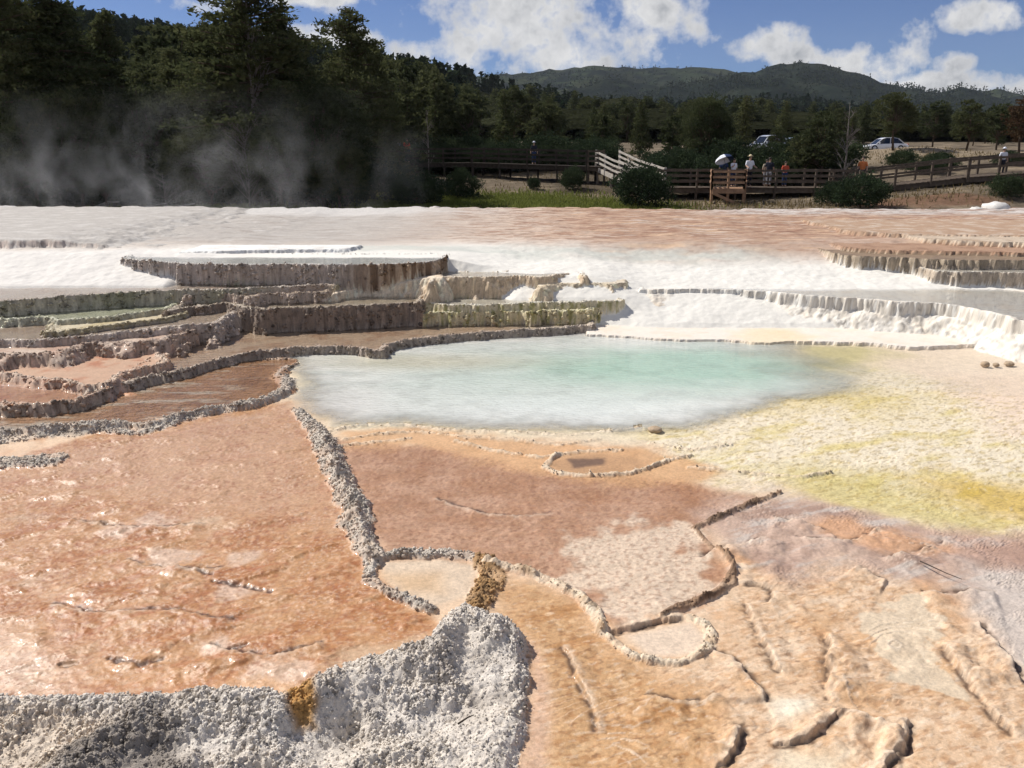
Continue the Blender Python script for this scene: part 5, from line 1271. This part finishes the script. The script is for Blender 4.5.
# ================================================================== CARS
def paint_mat(name, c): return simple_mat(name, c, .25, .04, 3, .5, coat=.8)
GLASSM = simple_mat('car_glass', (.012, .014, .018), .06, .05, 2, .8); TYRE = simple_mat('tyre', (.02, .02, .02), .9, .2, 20); RIM = simple_mat('rim', (.5, .5, .52), .35, .05, 5, .5, metal=.8); LAMP = simple_mat('lamp_glass', (.75, .75, .72), .15, .05, 3, .6); TAIL = simple_mat('tail_lamp', (.35, .02, .02), .2, .05, 3, .6)
def car(x, y, z, rz, label, paint_, suv=False):
    r = empty('parked_car', (x, y, z), rz); tag(r, label, 'car')
    Lh, W, hb = 2.3, .9, (.92 if suv else .82); ht = 1.68 if suv else 1.44
    st = [(-2.30, .62, .40), (-2.22, .76, .30), (-1.7, hb + .02, .22), (-.9, hb + .04, .2), (0, hb, .2), (.9, hb - .02, .2), (1.6, hb - .10, .22), (2.15, hb - .2, .28), (2.30, .55, .38)]
    b = MB(); rings = []
    for X_, zt, zb in st:
        w_ = W * (1 - .10 * (abs(X_) / 2.3) ** 4)
        rings.append([(X_, -w_ * .97, zb), (X_, -w_, (zb + zt) / 2), (X_, -w_ * .97, zt - .06), (X_, -w_ * .88, zt), (X_, w_ * .88, zt), (X_, w_ * .97, zt - .06), (X_, w_, (zb + zt) / 2), (X_, w_ * .97, zb)])
    b.rings(rings); o = b.build('body', paint_, r, True); bv = o.modifiers.new('b', 'BEVEL'); bv.width = .03; bv.segments = 2
    rp = [(-2.05, hb + .0), (-1.75, ht - .12), (-.9, ht), (.1, ht), (.55, ht - .1), (1.2, hb - .04)] if suv else [(-1.75, hb + .03), (-1.15, ht - .1), (-.5, ht), (.2, ht - .02), (.6, ht - .14), (1.25, hb - .05)]
    g = MB(); g.rings([[(X_, -.80 if zz < hb + .1 else -.68, zz - .03 if False else zz) if k == 0 else ((X_, .80 if zz < hb + .1 else .68, zz)) if k == 1 else ((X_, .84, hb - .12)) if k == 2 else ((X_, -.84, hb - .12)) for k in range(4)] for X_, zz in rp]); g.build('windows', GLASSM, r)
    t = MB(); t.rings([[(X_, -.69, zz - .02), (X_, -.62, zz + .03), (X_, .62, zz + .03), (X_, .69, zz - .02)] for X_, zz in rp[1:5]]); t.build('roof', paint_, r, True)
    pl = MB()
    for sy in (-1, 1):
        for a_, b_ in ((rp[0], rp[1]), (rp[5], rp[4])): pl.beam((a_[0], sy * .81, a_[1]), (b_[0], sy * .70, b_[1]), .06, .07)
        pl.beam((-.25, sy * .83, hb), (-.28, sy * .70, ht - .04), .05, .07)
    pl.build('pillar', paint_, r)
    for sx_ in (-1.4, 1.42):
        for sy in (-1, 1):
            def disc(rad, w0, w1, nn=20): return [[(sx_ + rr * math.cos(2 * math.pi * k / nn), sy * yy_, .33 + rr * math.sin(2 * math.pi * k / nn)) for k in range(nn)] for rr, yy_ in ((rad * .9, w0), (rad, w0 + .03), (rad, w1 - .03), (rad * .9, w1))]
            wv = MB().rings(disc(.33, .70, .915)).build('wheel', TYRE, r, True); MB().rings(disc(.21, .88, .925)).build('rim', RIM, wv, True)
    for sy in (-1, 1):
        MB().box(2.2, sy * .62, .62, .12, .34, .13).build('headlight', LAMP, r); MB().box(-2.24, sy * .66, .74, .1, .3, .14).build('tail_light', TAIL, r)
        MB().box(.95, sy * .98, hb + .06, .12, .16, .11).build('mirror', paint_, r)
    MB().box(-2.31, 0, .55, .03, .5, .12).build('number_plate', LAMP, r)
    return r
PW = paint_mat('white_car_paint', (.78, .79, .82)); PS = paint_mat('silver_car_paint', (.5, .53, .58)); PB = paint_mat('pale_blue_car_paint', (.42, .52, .66))
cy = 95.0
car(px_x(884, cy), cy, zgf(px_x(884, cy), cy), R(180), 'white sedan parked on the rise above the ramp', PW)
car(px_x(767, cy), cy, zgf(px_x(767, cy), cy), R(205), 'silver off-road car half hidden behind trees above the platform', PS, True)
car(px_x(790, cy + 1), cy + 1, zgf(px_x(790, cy), cy + 1), R(180), 'pale blue car half hidden right of the silver car', PB)

# ================================================================== SMALL THINGS
def stone(px, py, z, r_, label, mat, seed, name='stone', cat='stone', flat=.6, d=None, group=None):
    rng = np.random.RandomState(seed); x, y = at_z(px, py, z) if d is None else (px_x(px, d), d)
    if d is not None: z = zgf(x, y)
    nu, nv = 16, 10; rings = []
    for j in range(nv + 1):
        t = -math.pi / 2 + math.pi * j / nv
        ring = []
        for k in range(nu):
            a = 2 * math.pi * k / nu; q = max(.03, math.cos(t)); v = np.array([q * math.cos(a), q * math.sin(a), math.sin(t) * flat])
            n_ = 1 + .28 * float(fbm(np.array([v[0] * 1.6 + v[2] * 2 + seed]), np.array([v[1] * 1.6 - v[2]]), seed, 3)[0])
            ring.append(tuple(v * r_ * n_))
        rings.append(ring)
    o = MB().rings(rings).build(name, mat, None, True); o.location = (x, y, z + r_ * flat * .5); tag(o, label, cat, group); return o
ROCKW = simple_mat('white_rock', (.66, .64, .6), .95, .2, 7, .2, bump=.6); ROCKT = simple_mat('tan_rock', (.42, .32, .22), .95, .25, 30, .2, bump=.6); ROCKD = simple_mat('dark_rock', (.12, .10, .085), .95, .25, 30, .2, bump=.6)
stone(1004, 214, 0, .42, 'big white boulder at the right end of the terrace edge', ROCKW, 3, 'boulder', 'boulder', .55, d=28.6).location.z = 1.1
stone(985, 214, 0, .22, 'low white rock just left of the big white boulder', ROCKW, 23, 'rock', 'rock', .5, d=28.2).location.z = 1.08
stone(985, 366, .0, .06, 'left and tallest of three small tan stones in the shallow water', ROCKT, 5, flat=.8)
stone(996, 366, .0, .045, 'smallest of the three tan stones in the shallow water', ROCKT, 6, flat=.7)
stone(1009, 365, .0, .07, 'flattest of the three tan stones, furthest towards the right', ROCKT, 8, flat=.5)
stone(655, 431, -.02, .08, 'yellowish stone breaking the near edge of the turquoise pool', ROCKT, 14, flat=.45)
def twig(pts, z, r0, label, mat, name='twig', cat='twig', dz=None):
    w_ = [at_z(px, py, z) for px, py in pts]; n = len(w_); dz = dz or [.012] * n
    o = MB().tube([(x, y, z + dz[i]) for i, (x, y) in enumerate(w_)], [r0 * (1 - .6 * i / max(1, n - 1)) for i in range(n)], 6).build(name, mat, None, True); tag(o, label, cat); return o
TWG = simple_mat('dark_twig', (.06, .045, .035), .9, .3, 30); TWP = simple_mat('grey_twig', (.3, .26, .22), .9, .3, 30)
twig([(458, 727), (468, 722), (474, 718)], -.02, .006, 'short dark twig on the white granular crust', TWG, dz=[.02, .03, .02])
twig([(920, 562), (932, 568), (946, 574), (962, 580)], -.1, .006, 'long thin dark twig lying on the grey wet mat', TWG, dz=[.008, .012, .008, .006])
for i, (px, py, h, l_, a, lab) in enumerate([(130, 203, .25, 2.8, .35, 'pale fallen log lying at the foot of the left trees'), (176, 204, .2, 2.0, -.5, 'short pale fallen branch near the terrace edge'), (100, 200, .3, 1.6, -.25, 'bent grey branch in the dry grass')]):
    d = 42.5 + i * .6; x = px_x(px, d); g = zgf(x, d)
    o = MB().tube([(-l_ / 2, 0, .1), (0, .05, .18 + .1 * i), (l_ / 2, -.05, .42)], [.07, .06, .03], 6).build('fallen_log', M_DEAD, None, True); o.location = (x, d, g); o.rotation_euler = (0, 0, a); tag(o, lab, 'log')

# ================================================================== STEAM AND HAZE
def volume_mat(name, steam):
    m = bpy.data.materials.new(name); m.use_nodes = True; nt = m.node_tree; N = nt.nodes; L = nt.links; N.clear()
    out = N.new('ShaderNodeOutputMaterial'); v = N.new('ShaderNodeVolumePrincipled'); L.new(v.outputs[0], out.inputs['Volume'])
    v.inputs['Color'].default_value = (.92, .94, .97, 1) if steam else (.80, .88, 1, 1); v.inputs['Anisotropy'].default_value = .25 if steam else .1
    if steam:
        tc = N.new('ShaderNodeTexCoord'); sx = N.new('ShaderNodeSeparateXYZ'); L.new(tc.outputs['Generated'], sx.inputs[0])
        geo = N.new('ShaderNodeNewGeometry'); mp = N.new('ShaderNodeMapping'); mp.inputs['Scale'].default_value = (1, 1, .75); mp.inputs['Rotation'].default_value = (0, R(18), 0); L.new(tc.outputs['Object'], mp.inputs[0])
        n1 = N.new('ShaderNodeTexNoise'); n1.inputs['Scale'].default_value = .6; n1.inputs['Detail'].default_value = 4; n1.inputs['Roughness'].default_value = .6; n1.inputs['Distortion'].default_value = .6; L.new(mp.outputs[0], n1.inputs['Vector'])
        d = map_range(N, L, n1.outputs['Fac'], .51, .78, 0, 1)
        zf = math_node(N, L, 'POWER', math_node(N, L, 'SUBTRACT', 1.0, sx.outputs['Z'], clamp=True), 1.7)
        def edge(s_): return math_node(N, L, 'MULTIPLY', map_range(N, L, s_, 0, .3, 0, 1), map_range(N, L, s_, 1, .6, 0, 1))
        d = math_node(N, L, 'MULTIPLY', d, zf); d = math_node(N, L, 'MULTIPLY', d, edge(sx.outputs['X'])); d = math_node(N, L, 'MULTIPLY', d, edge(sx.outputs['Y']))
        L.new(math_node(N, L, 'MULTIPLY', d, steam), v.inputs['Density'])
    else: v.inputs['Density'].default_value = HAZE
    return m
HAZE = .00004
def vol_box(name, lo, hi, mat, label, cat):
    c = [(a + b) / 2 for a, b in zip(lo, hi)]; o = MB().box(0, 0, 0, *[b - a for a, b in zip(lo, hi)]).build(name, mat); o.location = c
    tag(o, label, cat, kind='stuff'); return o
vol_box('steam', (-30, 34.5, .3), (-3, 42, 6.0), volume_mat('steam', .42), 'drifting white steam in front of the dark trees on the left', 'steam')
vol_box('haze', (-6500, -60, -2.2), (6500, 5000, 600), volume_mat('haze_air', 0), 'thin blue air between the viewer and the mountains', 'haze')
# ================================================================== SKY, SUN, CAMERA
SUN_AZ, SUN_EL = R(-58), R(46)          # azimuth from +y (negative = towards -x)
sdir = Vector((math.sin(SUN_AZ) * math.cos(SUN_EL), math.cos(SUN_AZ) * math.cos(SUN_EL), math.sin(SUN_EL)))
sl = bpy.data.lights.new('sun', 'SUN'); sl.energy = 4.4; sl.angle = R(.53); sl.color = (1, .95, .88)
so = bpy.data.objects.new('sun', sl); C.objects.link(so); so.rotation_euler = (-sdir).to_track_quat('-Z', 'Y').to_euler()
w = bpy.data.worlds.new('World'); bpy.context.scene.world = w; w.use_nodes = True
nt = w.node_tree; N = nt.nodes; L = nt.links; bg = N['Background']; wout = N['World Output']
sky = N.new('ShaderNodeTexSky'); sky.sky_type = 'NISHITA'; sky.sun_disc = False; sky.sun_elevation = SUN_EL; sky.sun_rotation = SUN_AZ
sky.altitude = 2000; sky.air_density = 1.0; sky.dust_density = .3; sky.ozone_density = 2.5
tc = N.new('ShaderNodeTexCoord'); sx = N.new('ShaderNodeSeparateXYZ'); L.new(tc.outputs['Generated'], sx.inputs[0])
dy = math_node(N, L, 'MAXIMUM', sx.outputs['Y'], .02)
gx_ = math_node(N, L, 'DIVIDE', sx.outputs['X'], dy); gz_ = math_node(N, L, 'DIVIDE', sx.outputs['Z'], dy)
cb = N.new('ShaderNodeCombineXYZ'); L.new(gx_, cb.inputs[0]); L.new(gz_, cb.inputs[1])
wn = N.new('ShaderNodeTexNoise'); wn.inputs['Scale'].default_value = 26; wn.inputs['Detail'].default_value = 6; wn.inputs['Roughness'].default_value = .62; L.new(cb.outputs[0], wn.inputs['Vector'])
cn = noise_node(N, L, cb.outputs[0], 11, 8, .62)
cn2 = noise_node(N, L, cb.outputs[0], 34, 5, .6)
def cloud_blob(px, py, w_, h_):
    d = ray(px, py); x0 = d[0] / d[1]; z0 = d[2] / d[1]
    a = math_node(N, L, 'DIVIDE', math_node(N, L, 'SUBTRACT', gx_, x0), w_ / 835 * 1.04); b = math_node(N, L, 'DIVIDE', math_node(N, L, 'SUBTRACT', gz_, z0), h_ / 835 * 1.04)
    r2 = math_node(N, L, 'ADD', math_node(N, L, 'MULTIPLY', a, a), math_node(N, L, 'MULTIPLY', b, b))
    return math_node(N, L, 'SUBTRACT', 1.0, r2)
acc = None
for b in [(555, 8, 135, 74), (480, 20, 85, 56), (600, 45, 80, 38), (420, 50, 55, 16), (640, 10, 45, 26), (765, 41, 45, 20), (800, 57, 45, 14), (860, 62, 70, 22), (905, 46, 28, 28), (985, 16, 45, 18), (955, 62, 22, 14), (950, 88, 90, 18), (330, 40, 75, 14), (200, 5, 50, 10), (310, -8, 80, 12), (440, -40, 200, 40)]:
    v = cloud_blob(*b)
    acc = v if acc is None else math_node(N, L, 'MAXIMUM', acc, v)
acc = math_node(N, L, 'MAXIMUM', acc, -1.2)
den = math_node(N, L, 'ADD', math_node(N, L, 'MULTIPLY', acc, .66), map_range(N, L, cn, .3, .7, -.8, .48))
den = math_node(N, L, 'ADD', den, map_range(N, L, cn2, .3, .7, -.14, .14))
fwd = map_range(N, L, sx.outputs['Y'], .05, .3, 0, 1)
cov = map_range(N, L, den, -.02, .42, 0, 1)
cov = math_node(N, L, 'MULTIPLY', cov, fwd, clamp=True)
# clouds added over the unseen sky to neutralise the blue ambient light
gn = noise_node(N, L, tc.outputs['Generated'], 3.2, 7, .6)
rest = math_node(N, L, 'MULTIPLY', map_range(N, L, gn, .44, .58, 0, .8), math_node(N, L, 'SUBTRACT', 1.0, fwd), clamp=True)
cov = math_node(N, L, 'MAXIMUM', cov, rest)
shade = noise_node(N, L, cb.outputs[0], 17, 5, .6)
thick = map_range(N, L, den, .25, .9, 0, 1)
cm = mix_col(N, L, math_node(N, L, 'MULTIPLY', map_range(N, L, shade, .38, .62, 0, 1), map_range(N, L, thick, 0, 1, .25, 1), clamp=True), (14.5, 14.4, 14.3), (6, 6.3, 6.8))
skyc = mix_col(N, L, 1.0, sky.outputs[0], (.74, .93, 1.36), 'MULTIPLY')
fin = mix_col(N, L, cov, skyc, cm)
L.new(fin, bg.inputs['Color']); bg.inputs['Strength'].default_value = .044
cam = bpy.data.cameras.new('camera'); cam.sensor_width = 36; cam.lens = FPX / 1024 * 36; cam.clip_start = .05; cam.clip_end = 20000
co = bpy.data.objects.new('camera', cam); C.objects.link(co); co.location = (0, 0, CAM_H); co.rotation_euler = (math.pi / 2 - PITCH, 0, 0)
sc = bpy.context.scene; sc.camera = co
sc.view_settings.view_transform = 'Standard'; sc.view_settings.look = 'None'; sc.view_settings.gamma = 1; sc.view_settings.exposure = .3
sc.view_settings.use_curve_mapping = False
sc.render.engine = 'CYCLES'; sc.cycles.max_bounces = 6; sc.cycles.diffuse_bounces = 3; sc.cycles.glossy_bounces = 3; sc.cycles.transparent_max_bounces = 12; sc.cycles.volume_bounces = 1
sc.cycles.caustics_reflective = False; sc.cycles.caustics_refractive = False
sc.cycles.use_denoising = True; sc.cycles.denoiser = 'OPENIMAGEDENOISE'
sc.cycles.use_adaptive_sampling = True; sc.cycles.adaptive_threshold = .015
sc.cycles.volume_step_rate = 4; sc.cycles.volume_max_steps = 64
